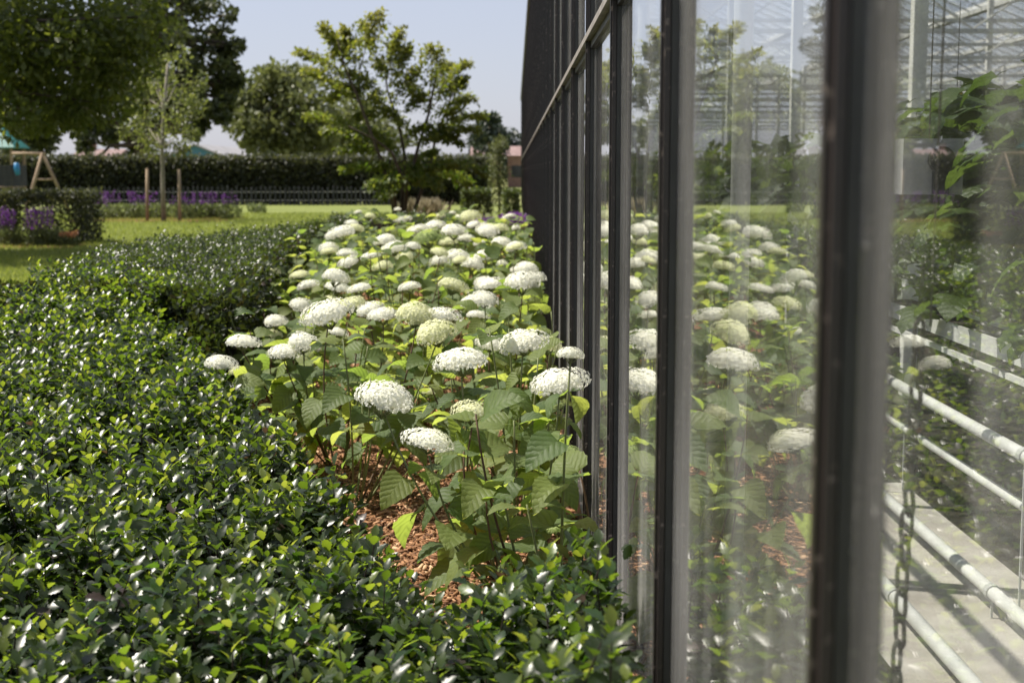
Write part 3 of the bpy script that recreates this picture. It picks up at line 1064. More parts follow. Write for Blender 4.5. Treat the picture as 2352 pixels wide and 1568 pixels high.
def shoots(px, py, pz, tilt, nl, leaf, height, bright):
    """upright shoots with leaves spiralling round; arrays of leaves"""
    N = len(px)
    k = np.tile(np.arange(nl), N)
    sid = np.repeat(np.arange(N), nl)
    t = (k + rng.uniform(-.3, .3, N * nl)) / (nl - 1)
    ang = rng.uniform(0, 6.28, N)[sid] + k * 2.4 + rng.normal(0, .3, N * nl)
    axis = unit(np.stack([tilt[:, 0], tilt[:, 1], np.ones(N)], 1))[sid]
    hh = (height * rng.uniform(.7, 1.3, N))[sid]
    pos = np.stack([px, py, pz], 1)[sid] - axis * (hh * (1 - t))[:, None]
    rad = np.stack([np.cos(ang), np.sin(ang), np.zeros(N * nl)], 1)
    lift = (-.1 + 1.45 * np.clip(t, 0, 1) ** 1.6 + rng.normal(0, .22, N * nl))
    dr = unit(rad + axis * lift[:, None])
    nr = axis * .9 - rad * lift[:, None] + rng.normal(0, .25, (N * nl, 3))
    sz = leaf * (1.0 - .42 * np.clip(t, 0, 1) ** 2) * rng.uniform(.75, 1.2, N * nl)
    pos = pos + rad * .004
    base = rng.random(N)[sid]
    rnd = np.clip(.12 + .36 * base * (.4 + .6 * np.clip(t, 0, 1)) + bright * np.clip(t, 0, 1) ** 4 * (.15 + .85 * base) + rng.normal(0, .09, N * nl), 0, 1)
    return pos, dr, nr, sz, rnd


# --- near hedge (lower, bright new shoots)
def near_top(x, y):
    base = 0.41 + .14 * np.clip((y - 5) / 4, 0, 1) + .24 * np.clip((y - 8) / 3, 0, 1)
    # rises against the glass
    base = base + .09 * np.clip((x + .25) / .3, 0, 1) * np.clip((4.4 - y) / .4, 0, 1) + .15 * np.clip((x - .0) / .2, 0, 1) * np.clip((4.2 - y) / .4, 0, 1)
    return base + .11 * hnoise(x * .75, y * .62) + .075 * hnoise(x * 1.9, y * 1.7)


def in_near(x, y):
    lim = np.interp(y, [1.5, 3.6, 3.85, 4.0, 4.2, 4.5, 5.05, 5.4, 6.4, 7.4, 8.5, 9.4], [.29, .29, .2, -.1, -.29, -.39, -.54, -.70, -1.12, -1.46, -1.85, -2.4])
    out = np.interp(y, [1.5, 4, 7, 9.4, 10.8, 11.8], [-2.2, -2.5, -2.95, -3.45, -3.7, -3.9])
    back = np.interp(x, [-4.2, -3.4, -2.7, -2.2, -1.8], [11.8, 11.8, 11.2, 9.6, 8.6])
    return (x < lim - .07) & (x > out) & (y < back) & (y > 1.9)


hedge1 = thing('holly_hedge', (-1.2, 5, 0), 'low glossy holly hedge with spiny leaves filling the foreground', 'hedge')
def sample(fn, n, x0, x1, y0, y1, ypow=1.0):
    x = rng.uniform(x0, x1, n)
    y = y0 + (y1 - y0) * rng.random(n) ** ypow
    m = fn(x, y)
    return x[m], y[m]
x, y = sample(in_near, 13000, -4.2, .32, 1.9, 11.8)
keep = rng.random(len(x)) < np.clip(6.2 / y, .45, 1)
x, y = x[keep], y[keep]
order = np.argsort(y)
x, y = x[order], y[order]
z = near_top(x, y) + np.minimum(rng.exponential(.055, len(x)), .15)
# rounded shoulder towards the bed
tilt = rng.normal(0, .22, (len(x), 2))
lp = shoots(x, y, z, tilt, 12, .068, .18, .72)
# lower filling leaves
x2, y2 = sample(in_near, 9500, -4.2, .32, 1.9, 11.8)
z2 = near_top(x2, y2) - rng.uniform(.09, .26, len(x2))
n2 = len(x2)
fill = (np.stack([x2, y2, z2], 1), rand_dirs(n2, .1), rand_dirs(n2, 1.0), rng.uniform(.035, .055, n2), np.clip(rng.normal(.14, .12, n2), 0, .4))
# side leaves along the bed edge and glass
def edge_band(n, lo=0.06):
    yy = rng.uniform(3.4, 9.2, n)
    lim = np.interp(yy, [1.5, 3.6, 3.85, 4.0, 4.2, 4.5, 5.05, 5.4, 6.4, 7.4, 8.5, 9.4], [.29, .29, .2, -.1, -.29, -.39, -.54, -.70, -1.12, -1.46, -1.85, -2.4])
    xx = lim - .07 + rng.normal(0, .035, n)
    zz = lo + rng.random(n) * (near_top(xx, yy) - lo)
    return np.stack([xx, yy, zz], 1)
n3 = 7000
eb = edge_band(n3)
sd = rand_dirs(n3, .3); sd[:, 0] = np.abs(sd[:, 0]) * .8 + .1
side = (eb, sd, rand_dirs(n3, 1.2), rng.uniform(.035, .052, n3), np.clip(rng.normal(.3, .16, n3), 0, 1))
cat = [np.concatenate(a) for a in zip(lp, fill, side)]
# the largest-looking leaves become single leaf objects
cd = cat[0] - np.array([0, 0, H])
u = cd[:, 0] / cd[:, 1]
v = (cd[:, 2] / cd[:, 1])
infr = (np.abs(u) < .35) & (v > -.36) & (cd[:, 1] > 2.75) & (np.arange(len(u)) < len(lp[0])) & (cat[4] > .25)
cand = np.where(infr)[0]
top = cat[0][:, 2] - near_top(cat[0][:, 0], cat[0][:, 1])
score = cat[3][cand] / cd[cand, 1] * (top[cand] > .0)
pick = cand[np.argsort(-score)[:300]]
HOLLY_ME = bpy.data.meshes.new('leaf')
HOLLY_ME.from_pydata([tuple(p) for p in T_HOLLY[0]], [], [tuple(int(q) for q in f) for f in T_HOLLY[1]])
HOLLY_ME.materials.append(M['holly_leaf'])
HOLLY_ME.polygons.foreach_set('use_smooth', [True] * len(HOLLY_ME.polygons))
for i in pick:
    put('leaf', HOLLY_ME, hedge1, leaf_matrix(Vector(cat[0][i]), cat[1][i], cat[2][i], float(cat[3][i])))
mask = np.ones(len(cat[0]), bool)
mask[pick] = False
nearm = mask & (cat[0][:, 1] < 6.0)
farm = mask & (cat[0][:, 1] >= 6.0)
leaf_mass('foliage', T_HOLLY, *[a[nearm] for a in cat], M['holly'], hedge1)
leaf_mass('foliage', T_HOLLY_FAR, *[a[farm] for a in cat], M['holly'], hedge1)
print('near hedge leaves', len(cat[0]))
# twigs
tw = MB()
for k in range(0, len(x), 3):
    if y[k] > 7.5:
        break
    P = Vector((x[k], y[k], z[k]))
    tw.tube([P - Vector((tilt[k, 0] * .2 + random.uniform(-.03, .03), tilt[k, 1] * .2, .26)), P - Vector((tilt[k, 0] * .1, tilt[k, 1] * .1, .1)), P - Vector((0, 0, .012))], [.0035, .0026, .0016], 4, cap=False)
o = tw.build('twig', M['twig'], hedge1, True)
o['kind'] = 'stuff'


def core(name, fn_top, fn_in, x0, x1, y0, y1, step, drop, parent):  # dark sheet under the leaves, painted as the shade between them
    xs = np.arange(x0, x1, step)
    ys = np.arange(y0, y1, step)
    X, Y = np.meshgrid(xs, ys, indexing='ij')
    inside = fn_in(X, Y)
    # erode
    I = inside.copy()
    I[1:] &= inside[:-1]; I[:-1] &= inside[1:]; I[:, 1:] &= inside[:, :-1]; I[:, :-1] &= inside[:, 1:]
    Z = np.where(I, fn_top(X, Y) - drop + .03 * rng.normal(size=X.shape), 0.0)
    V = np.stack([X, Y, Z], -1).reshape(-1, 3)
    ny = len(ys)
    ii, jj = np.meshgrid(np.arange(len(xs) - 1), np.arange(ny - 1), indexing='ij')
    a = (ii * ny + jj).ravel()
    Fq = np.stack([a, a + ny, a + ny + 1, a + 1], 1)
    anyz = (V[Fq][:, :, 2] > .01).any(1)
    o = put(name, npmesh(name, V, Fq[anyz], M['gap_shade']), parent)
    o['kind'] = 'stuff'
core('shade_core', near_top, in_near, -4.3, .34, 1.8, 11.9, .06, .26, hedge1)


# --- farther hedge (taller, darker, small in the picture)
def far_lims(y):
    lo = np.interp(y, [9.3, 10.5, 14, 15.8, 17.7, 20, 22, 26.5], [-3.4, -3.65, -4.25, -4.55, -4.25, -3.75, -3.4, -3.2])
    hi = np.interp(y, [9.3, 10.3, 14, 18, 22, 24.6, 26.5], [-1.9, -2.02, -2.42, -2.87, -3.1, -2.9, -2.2])
    return lo, hi


def in_far(x, y):
    lo, hi = far_lims(y)
    front = np.interp(x, [-4.4, -3.0, -2.3, -1.8], [10.5, 10.5, 9.9, 9.0])
    a = (x > lo) & (x < hi) & (y > front) & (y < 26)
    b = (x > -3.4) & (x < -.9) & (y > 25.6 - .2 * (x + 2)) & (y < 27.2)
    return a | b


def far_top(x, y):
    return 0.80 - .16 * np.clip((12.5 - y) / 2, 0, 1) * np.clip((-2.3 - x) / .6, 0, 1) + .05 * hnoise(x * .6, y * .6) + .03 * hnoise(x * 1.7, y * 1.4)


hedge2 = thing('holly_hedge', (-3.4, 16, 0), 'taller dark holly hedge running away along the lawn behind the foreground hedge', 'hedge')
x, y = sample(in_far, 26000, -5.1, -.8, 9.0, 27.3)
keep = rng.random(len(x)) < np.clip(13 / y, .45, 1)
x, y = x[keep], y[keep]
z = far_top(x, y) + rng.exponential(.025, len(x))
lp = shoots(x, y, z, rng.normal(0, .25, (len(x), 2)), 7, .056, .14, .22)
n3 = 16000
yy = rng.uniform(9.6, 25.5, n3)
lo, hi = far_lims(yy)
xx = hi + rng.normal(0, .05, n3)
zz = .05 + rng.random(n3) ** .8 * .78
sd = rand_dirs(n3, .4); sd[:, 0] = np.abs(sd[:, 0])
side = (np.stack([xx, yy, zz], 1), sd, rand_dirs(n3, .8), rng.uniform(.045, .062, n3), np.clip(rng.normal(.25, .15, n3), 0, .8))
n4 = 9000
xx = rng.uniform(-4.4, -1.9, n4)
yy = np.interp(xx, [-4.4, -3.0, -2.3, -1.8], [10.5, 10.5, 9.9, 9.0]) + rng.normal(0, .06, n4)
zz = .05 + rng.random(n4) * .78
sd = rand_dirs(n4, .4); sd[:, 1] = -np.abs(sd[:, 1])
front = (np.stack([xx, yy, zz], 1), sd, rand_dirs(n4, .8), rng.uniform(.045, .06, n4), np.clip(rng.normal(.25, .15, n4), 0, .8))
cat = [np.concatenate(a) for a in zip(lp, side, front)]
leaf_mass('foliage', T_HOLLY_FAR, *cat, M['holly_old'], hedge2)
core('shade_core', far_top, in_far, -5.2, -.7, 8.9, 27.4, .1, .14, hedge2)
print('far hedge leaves', len(cat[0]))

# ------------------------------------------------------------------ lawn grass
n = 130000
yy = 14 + 42 * rng.random(n) ** 1.5
xx = -yy * .40 + rng.random(n) * (yy * .40 - 2.2)
lo, hi = far_lims(np.clip(yy, 9.3, 26.5))
ok = ~((yy < 26.5) & (xx > lo - .05)) & (yy < 68)
pos = np.stack([xx, yy, np.zeros(n)], 1)[ok]
n = len(pos)
T_BLADE = (np.array([(0, -.09, 0), (0, .09, 0), (.6, .06, .02), (1, 0, -.08), (.6, -.06, .02)], float), np.array([(0, 1, 2), (0, 2, 4), (4, 2, 3)], int))
d = rng.normal(0, .45, (n, 3)); d[:, 2] = 1
o = leaf_mass('grass', T_BLADE, pos, d, rand_dirs(n, 0), rng.uniform(.035, .065, n) * (1 + .012 * pos[:, 1]), rng.random(n), M['grass'])
tag(o, 'short mown grass blades of the lawn', 'grass')


# ------------------------------------------------------------------ trees
def blob_leaves(blobs, per, size, up=.2, droop=-.2):
    P, D = [], []
    for (c, r, w) in blobs:
        k = int(per * w)
        v = unit(rng.normal(size=(k, 3))) * (rng.random((k, 1)) ** .45)
        P.append(np.array(c) + v * np.array(r))
        D.append(v)
    P = np.concatenate(P)
    D = np.concatenate(D)
    n = len(P)
    dr = unit(D * .6 + rng.normal(0, .7, (n, 3)) + np.array([0, 0, droop]))
    nr = rand_dirs(n, up + .6)
    return P, dr, nr, size * rng.uniform(.6, 1.3, n), rng.random(n)


def tree(name, label, base, trunk, tr, blobs, per, size, leaf, bark, cat='tree', group=None, limb_r=.35, limbs=True):
    t = thing(name, base, label, cat, group)
    k = len(trunk)
    MB().tube(trunk, [tr * (1 - .55 * i / (k - 1)) for i in range(k)], 9).build('trunk', M[bark], t, True)
    if limbs:
        for (c, r, w) in blobs:
            c = Vector(c)
            st = min((Vector(p) for p in trunk[1:]), key=lambda p: (p - c).length + max(0, p.z - c.z) * 2)
            mid = st.lerp(c, .5) + Vector((random.uniform(-.1, .1), random.uniform(-.1, .1), .12)) * (c - st).length
            rr = tr * limb_r * random.uniform(.7, 1.1)
            MB().tube([st, st.lerp(mid, .6), mid, c], [rr, rr * .75, rr * .55, rr * .2], 6, cap=False).build('limb', M[bark], t, True)
    P = blob_leaves(blobs, per, size)
    leaf_mass('crown', T_SIMPLE, *P, M[leaf], t)
    return t


def dome_blobs(c, rad, n, br, seed, zmin=-1.0, squash=.8):
    r = random.Random(seed)
    out = []
    for i in range(n):
        zz = r.uniform(zmin, 1)
        a = r.uniform(0, 6.283)
        q = math.sqrt(max(0, 1 - zz * zz)) * r.uniform(.55, 1)
        s = br * r.uniform(.6, 1.25)
        out.append(((c[0] + rad[0] * q * math.cos(a), c[1] + rad[1] * q * math.sin(a), c[2] + rad[2] * zz * r.uniform(.6, 1)), (s, s, s * squash), (s / br) ** 2))
    return out


# big overhanging tree at the left, trunk outside the picture
bl = dome_blobs((-14.0, 29.5, 7.2), (6.2, 5.0, 4.2), 70, 1.05, 3, -.85)
bl += [(tuple(W(x, y, 29 + random.uniform(-2, 2))), (.75, .75, .5), .7) for x, y in ((20, 265), (70, 255), (120, 262), (170, 250), (215, 235), (255, 225), (60, 200), (140, 190), (230, 160), (285, 150), (300, 90), (320, 40), (260, 60), (180, 90), (10, 20), (40, 50), (10, 90), (50, 110), (15, 150), (60, 150), (100, 40), (130, 130), (30, 210), (90, 215), (150, 30), (110, 90), (-20, 60), (-20, 180), (200, 130), (240, 110), (210, 40), (5, 240))]
tree('lime_tree', 'large dark leafy tree overhanging the lawn at the left edge', (-14.5, 29.5, 0), [(-14.5, 29.5, 0), (-14.4, 29.5, 2.5), (-14.2, 29.6, 5), (-14, 29.5, 8)], .34, bl, 520, .165, 'leaf_lime', 'bark')

# tree behind the hedge with open crown
bx = W(325, 355, 84)
def Wd(x, y, Y, r, w=1.0, sq=.75):
    return (tuple(W(x, y, Y + random.uniform(-3, 3))), (r, r, r * sq), w)
bl = [Wd(x, y, 84, r) for x, y, r in ((430, 60, 2.1), (480, 110, 1.6), (400, 130, 2.1), (500, 170, 1.3), (440, 190, 1.7), (350, 180, 2.1), (520, 215, .9), (490, 250, .9), (460, 285, .8), (380, 30, 2.2), (320, 70, 2.2),
    (300, 240, 1.6), (250, 285, 1.5), (210, 300, 1.1), (180, 290, .9), (340, 300, 1.0), (430, 240, 1.0), (250, 180, 2.2), (300, 130, 2.2), (200, 230, 2.0), (420, -30, 2.2), (350, -60, 2.6), (280, -20, 2.4), (240, 80, 2.4), (465, 20, 1.3), (520, 130, .8), (535, 185, .6), (395, 260, .9))]
bl = [(c, tuple(v * .62 for v in r), w * .62) for c, r, w in bl] + [((c[0] + random.gauss(0, .75) * r[0], c[1] + random.gauss(0, .8) * r[0], c[2] + random.gauss(0, .65) * r[0]), (r[0] * q, r[0] * q, r[0] * q * .7), q * 1.1) for c, r, w in bl for q in (.3, .36, .28, .42)]
tree('oak_tree', 'dark oak with spreading limbs standing behind the clipped hedge', (bx.x, 84, 0), [(bx.x, 84, 0), (bx.x, 84, 3.2), (bx.x + .3, 84, 5.5), (bx.x + .5, 84, 8.5)], .62, bl, 300, .42, 'leaf_oak', 'bark')
# trees in the middle distance
bl = [Wd(x, y, 125, r) for x, y, r in ((600, 210, 2.8), (650, 195, 2.8), (700, 215, 2.6), (580, 250, 2.4), (640, 250, 2.8), (720, 260, 2.6), (560, 285, 1.7), (680, 290, 2.6), (610, 300, 2.2), (735, 300, 2.2), (660, 330, 1.9), (590, 325, 1.3), (715, 330, 1.9), (560, 240, 1.2), (690, 180, 1.4), (625, 180, 1.5))]
cx0 = W(637, 355, 125)
tree('ash_tree', 'olive green round-headed tree beyond the hedge between oak and maple', (cx0.x, 125, 0), [(cx0.x, 125, 0), (cx0.x + .1, 125, 3), (cx0.x, 125, 6)], .5, bl, 420, .62, 'leaf_pale', 'bark')
bl = [Wd(x, y, 150, r) for x, y, r in ((760, 270, 2.8), (800, 260, 2.8), (830, 280, 2.8), (780, 310, 3), (820, 320, 3), (860, 300, 2.8), (900, 315, 2.5), (750, 325, 2.4))]
cx0 = W(800, 355, 150)
tree('ash_tree', 'hazy dull green tree partly hidden behind the maple', (cx0.x, 150, 0), [(cx0.x, 150, 0), (cx0.x, 150, 3), (cx0.x, 150, 6)], .45, bl, 380, .7, 'leaf_pale', 'bark')
bl = [Wd(x, y, 78, r) for x, y, r in ((20, 330, .9), (60, 320, 1.0), (95, 335, .8), (40, 345, .8), (80, 300, .8), (15, 300, 1.0), (110, 310, .6))]
cx0 = W(60, 355, 78)
tree('oak_tree', 'small dark tree behind the hedge beside the play tower', (cx0.x, 78, 0), [(cx0.x, 78, 0), (cx0.x, 78, 2), (cx0.x, 78, 3.4)], .14, bl, 320, .36, 'leaf_oak', 'bark')
# conifer and far trees on the right
bl = [Wd(x, y, 120, r, 1, .5) for x, y, r in ((1125, 275, .7), (1120, 290, 1.1), (1135, 300, 1.0), (1110, 312, 1.0), (1128, 320, 1.4), (1140, 330, 1.0), (1100, 322, .8), (1126, 345, 1.4))]
cx0 = W(1125, 355, 120)
tree('pine_tree', 'dark pine behind the hedge left of the greenhouse end', (cx0.x, 120, 0), [(cx0.x, 120, 0), (cx0.x, 120, 3), (cx0.x, 120, 6.0)], .2, bl, 300, .5, 'leaf_conifer', 'bark')
for k, (x, y, r) in enumerate(((1172, 330, 1.2), (1184, 336, 1.2), (1096, 340, 1.0))):
    c = W(x, y, 170)
    tree('poplar_tree', f'far slim tree over the pink roof, {("left of the greenhouse edge", "touching the greenhouse edge", "by the gable")[k]}', (c.x, 170, 0), [(c.x, 170, 0), (c.x, 170, 2), (c.x, 170, c.z)], .2,
         [(tuple(c), (r, r, 1.8), 1), ((c.x, 170, c.z - 1.5), (r * 1.2, r, 1.6), 1), ((c.x, 170, c.z - 3), (r * 1.3, r, 1.4), 1)], 200, .6, 'leaf_conifer', 'bark', limbs=False)
# distant wood line along the horizon
n = 26000
xx = rng.uniform(-330, 330, n)
hh = 3.2 + 1.6 * np.sin(xx * .05) + 1.2 * np.sin(xx * .17 + 1) + .9 * np.sin(xx * .41)
pos = np.stack([xx, 420 + rng.normal(0, 6, n), rng.random(n) ** .8 * np.maximum(hh, 1.2)], 1)
o = leaf_mass('far_woodland', T_SIMPLE, pos, rand_dirs(n), rand_dirs(n, .5), rng.uniform(1.2, 2.4, n), rng.random(n), M['leaf_conifer'])
tag(o, 'thin line of far woodland on the horizon', 'woodland')

# young tree with two stakes
b0 = W(376, 508, 47.0); b0.z = 0
bl = [Wd(x, y, 47, r, 1, 1.0) for x, y, r in ((300, 230, .4), (450, 245, .4), (290, 300, .3), (455, 190, .4), (325, 190, .45), (385, 330, .38), (355, 300, .5), (400, 290, .5), (340, 250, .5), (385, 240, .55), (425, 265, .45), (360, 200, .5), (400, 190, .55), (430, 225, .4), (330, 320, .4), (440, 310, .3), (375, 150, .5), (410, 130, .45), (315, 280, .35), (350, 345, .3), (420, 340, .3))]
tree('young_tree', 'slender young tree with pale trunk between two wooden stakes', b0, [b0, W(374, 430, 47), W(372, 340, 47), W(376, 250, 47), W(385, 150, 47)], .085, bl, 130, .14, 'leaf_young', 'pale_bark', limb_r=.25)
for k, (x, yt) in enumerate(((338, 388), (413, 390))):
    a = W(x, 506, 47.0); a.z = -.05
    t = W(x + (0 if k == 0 else -2), yt, 47.0)
    st = thing('tree_stake', a, f'round wooden stake on the {("left", "right")[k]} of the young tree', 'stake', 'stakes of the young tree')
    MB().tube([a, a.lerp(t, .5), t], [.055, .053, .052], 10).build('post', M['wood'], st, True)
    MB().tube([t - Vector((0, 0, .02)), t + Vector((0, 0, .012))], [.055, .04], 10).build('cap', M['wood'], st, True)

# multi-stemmed maple in the middle: layered sprays
MD = 38.0
mb0 = W(925, 520, MD); mb0.z = 0
mt = thing('maple_tree', mb0, 'multi-stemmed tree with layered yellow-green sprays rising behind the flower bed', 'tree')
def mw(x, y, dy=0.0):
    return W(x, y, MD + dy)
STEMS = [[(915, 500), (900, 460), (880, 380), (850, 300), (820, 220), (790, 150), (775, 90)],
         [(920, 500), (925, 430), (930, 360), (915, 280), (890, 210), (880, 130)],
         [(925, 500), (935, 430), (960, 340), (985, 260), (1000, 180), (1005, 130)],
         [(935, 495), (960, 460), (985, 390), (1000, 320), (1030, 240), (1050, 180)],
         [(912, 500), (905, 450), (920, 400), (900, 350), (860, 320), (800, 290)]]
for si, s in enumerate(STEMS):
    k = len(s)
    off = (-.3, .3, -.2, .4, -.6)[si]
    pts = [mw(x, y, off * i / 2) for i, (x, y) in enumerate(s)]
    pts[0] = Vector((pts[0].x, pts[0].y, 0))
    MB().tube(pts, [.055 * (1 - .8 * i / (k - 1)) + .006 for i in range(k)], 8).build('stem', M['bark'], mt, True)
SPR = [((820, 190), (868, 32)), ((800, 160), (740, 60)), ((850, 90), (760, 130)), ((830, 220), (685, 122)), ((840, 250), (705, 165)), ((830, 150), (755, 85)), ((850, 200), (760, 230)),
       ((880, 220), (800, 170)), ((890, 180), (918, 72)), ((900, 200), (940, 110)), ((880, 180), (870, 140)), ((900, 240), (955, 165)), ((985, 240), (998, 110)), ((1000, 220), (1074, 146)),
       ((1000, 240), (1050, 190)), ((1010, 260), (1086, 226)), ((990, 260), (940, 200)), ((1010, 300), (1112, 268)), ((1000, 320), (1095, 300)), ((985, 330), (1050, 250)),
       ((940, 300), (880, 250)), ((930, 320), (985, 290)), ((900, 330), (840, 300)), ((880, 340), (708, 268)), ((870, 350), (745, 300)), ((850, 350), (790, 345)), ((930, 380), (1000, 350)),
       ((980, 380), (1114, 398)), ((970, 390), (1075, 425)), ((940, 400), (1010, 430)), ((930, 410), (850, 430)), ((910, 390), (788, 392)), ((920, 420), (880, 455)), ((960, 400), (1045, 380)),
       ((940, 370), (960, 420)), ((900, 280), (850, 220)), ((930, 260), (970, 220)), ((1000, 200), (1030, 150)), ((820, 230), (780, 200)), ((860, 260), (820, 270)), ((950, 330), (1030, 320)), ((900, 380), (850, 385)),
       ((860, 120), (835, 60)), ((800, 120), (790, 70)), ((1040, 220), (1065, 180)), ((920, 360), (870, 320)), ((985, 300), (1060, 330)), ((910, 150), (905, 100))]
PP, DD, RR = [], [], []
for (a, b) in SPR:
    dz = random.uniform(-1.3, 1.3)
    A, Bv = mw(*a, dz * .3), mw(*b, dz)
    mid = A.lerp(Bv, .55) + Vector((0, 0, .10 * (A - Bv).length))
    MB().tube([A, A.lerp(mid, .5), mid, Bv], [.014, .012, .009, .004], 5, cap=False).build('branch', M['bark'], mt, True)
    L = (A - Bv).length
    k = int(330 * max(.9, L))
    t = rng.random(k) ** .75
    ax = np.array((Bv - A))
    sidev = np.array([ax[1], -ax[0], 0]) / (np.linalg.norm(ax[:2]) + 1e-6)
    base = np.array([bez(A, mid + (mid - A.lerp(Bv, .5)), Bv, float(q)) for q in t])
    w = (.05 + .24 * (1 - t) ** .6) * np.clip(L, .6, 1.6)
    P = base + sidev * (rng.normal(0, 1, k) * w)[:, None] * .75 + rng.normal(0, 1, (k, 3)) * np.array([.07, .1, .05])
    PP.append(P)
    DD.append(unit(unit(ax[None, :]) * .7 + rng.normal(0, .55, (k, 3)) + np.array([0, 0, -.35])))
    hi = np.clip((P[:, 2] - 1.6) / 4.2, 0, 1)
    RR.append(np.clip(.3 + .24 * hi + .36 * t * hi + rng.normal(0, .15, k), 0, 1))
PP, DD, RR = np.concatenate(PP), np.concatenate(DD), np.concatenate(RR)
n = len(PP)
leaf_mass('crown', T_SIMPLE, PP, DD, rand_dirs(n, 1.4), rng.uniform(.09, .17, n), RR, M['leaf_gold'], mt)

# ------------------------------------------------------------------ clipped hedge and paling fence at the back of the lawn
def leafy_box(name, label, a, b, n, size, leaf, cat='hedge', bright_top=True, thin_low=False, group=None):
    (x0, y0, z0), (x1, y1, z1) = a, b
    t = thing(name, ((x0 + x1) / 2, (y0 + y1) / 2, 0), label, cat, group)
    p = rng.random((n, 3))
    if thin_low:
        keep = rng.random(n) < np.where(p[:, 2] < .35, .75, 1.0)
        p = p[keep]
    else:
        # press towards the outer faces
        ax = rng.integers(0, 3, n)
        sg = rng.random(n)
        for q in range(3):
            m = ax == q
            edge = np.where(sg[m] < .5, sg[m] * .3, 1 - (1 - sg[m]) * .3)
            if q == 2:
                edge = 1 - sg[m] * .15
            p[m, q] = edge
    n = len(p)
    pos = np.array([x0, y0, z0]) + p * np.array([x1 - x0, y1 - y0, z1 - z0]) + rng.normal(0, size * .35, (n, 3))
    pos[:, 2] = np.maximum(pos[:, 2], z0 + .01)
    leaf_mass('foliage', T_SIMPLE, pos, rand_dirs(n, .2), rand_dirs(n, .5), rng.uniform(.6, 1.3, n) * size, rng.random(n), M[leaf], t)
    return t
hx0, hx1 = W(-60, 400, 70).x, W(1123, 400, 70).x
ht = W(600, 358, 70).z
hb = leafy_box('clipped_hedge', 'long tall dark clipped hedge closing the back of the lawn', (hx0, 70, 0), (hx1, 71.1, ht), 62000, .17, 'leaf_yew', thin_low=True)
MB().box((hx0 + .1, 70.35, .12), (hx1 - .1, 70.75, ht - .15)).build('shade_core', M['gap_shade'], hb)  # dark box added inside to stop sunlight through the foliage
for k in range(60):
    xx = hx0 + .3 + k * (hx1 - hx0 - .6) / 59
    MB().tube([(xx, 70.55, 0), (xx + random.uniform(-.06, .06), 70.5, .6), (xx + random.uniform(-.1, .1), 70.5, 1.2)], [.04, .03, .02], 5).build('trunk', M['bark'], hb)
fx0, fx1 = W(168, 450, 69).x, W(893, 450, 69).x
fn = thing('paling_fence', ((fx0 + fx1) / 2, 69.2, 0), 'low grey split paling fence in front of the clipped hedge', 'fence')
k, xx = 0, fx0
while xx < fx1:
    h = .88 + random.uniform(-.07, .07)
    w = random.uniform(.03, .05)
    tl_ = random.uniform(-.02, .02)
    b = MB()
    b.add([(xx - w, 69.18, 0), (xx + w, 69.18, 0), (xx + w, 69.22, 0), (xx - w, 69.22, 0), (xx - w + tl_, 69.18, h - .05), (xx + w + tl_, 69.18, h - .05), (xx + w + tl_, 69.22, h - .05), (xx - w + tl_, 69.22, h - .05), (xx + tl_, 69.2, h)],
          [(0, 1, 5, 4), (1, 2, 6, 5), (2, 3, 7, 6), (3, 0, 4, 7), (4, 5, 8), (5, 6, 8), (6, 7, 8), (7, 4, 8), (3, 2, 1, 0)])
    b.build('pale', M['grey_wood'], fn)
    xx += random.uniform(.2, .27)
for z in (.25, .65):
    MB().tube([(fx0, 69.235, z), ((fx0 + fx1) / 2, 69.235, z - .02), (fx1, 69.235, z)], .008, 5).build('wire', M['galv'], fn)

# clipped blocks and column near the far end of the bed
c = W(1095, 460, 42)
leafy_box('box_hedge', 'rounded clipped box hedge at the far end of the flower bed', (W(1062, 460, 42).x, 41.4, 0), (W(1126, 460, 42).x, 42.6, W(1090, 436, 42).z), 5200, .085, 'leaf_box')
leafy_box('box_hedge', 'clipped box hedge against the far greenhouse wall', (W(1158, 460, 44).x, 43.4, 0), (.1, 44.6, W(1170, 438, 44).z), 3200, .085, 'leaf_box')
c = W(1146, 470, 46); c.z = 0
bl = [Wd(1146 + random.uniform(-9, 9), yy, 46, .22 + .1 * (yy - 320) / 130, 1, 1.1) for yy in range(325, 470, 11)]
bl = [((p[0], 46 + random.uniform(-.2, .2), p[2]), r, w) for p, r, w in bl]
tree('columnar_tree', 'slim pale green columnar tree beside the greenhouse end', c, [c, (c.x, 46, 1.2), (c.x, 46, 2.4)], .035, bl, 110, .11, 'leaf_pale', 'bark', limbs=False)
# young hydrangea-like leaves and pale grass tuft at the end of the bed
c = W(970, 480, 40); c.z = 0
t = thing('ornamental_grass', c, 'pale straw-coloured grass tuft beside the maple stems', 'grass tuft')
n = 900
a = rng.uniform(0, 6.28, n)
d = np.stack([np.cos(a) * .35, np.sin(a) * .35, np.ones(n)], 1) + rng.normal(0, .12, (n, 3))
pos = np.stack([c.x + .18 * rng.normal(size=n), c.y + .18 * rng.normal(size=n), np.zeros(n)], 1)
leaf_mass('blades', T_BLADE, pos, d, rand_dirs(n), rng.uniform(.5, 1.0, n), rng.random(n), M['straw'], t)

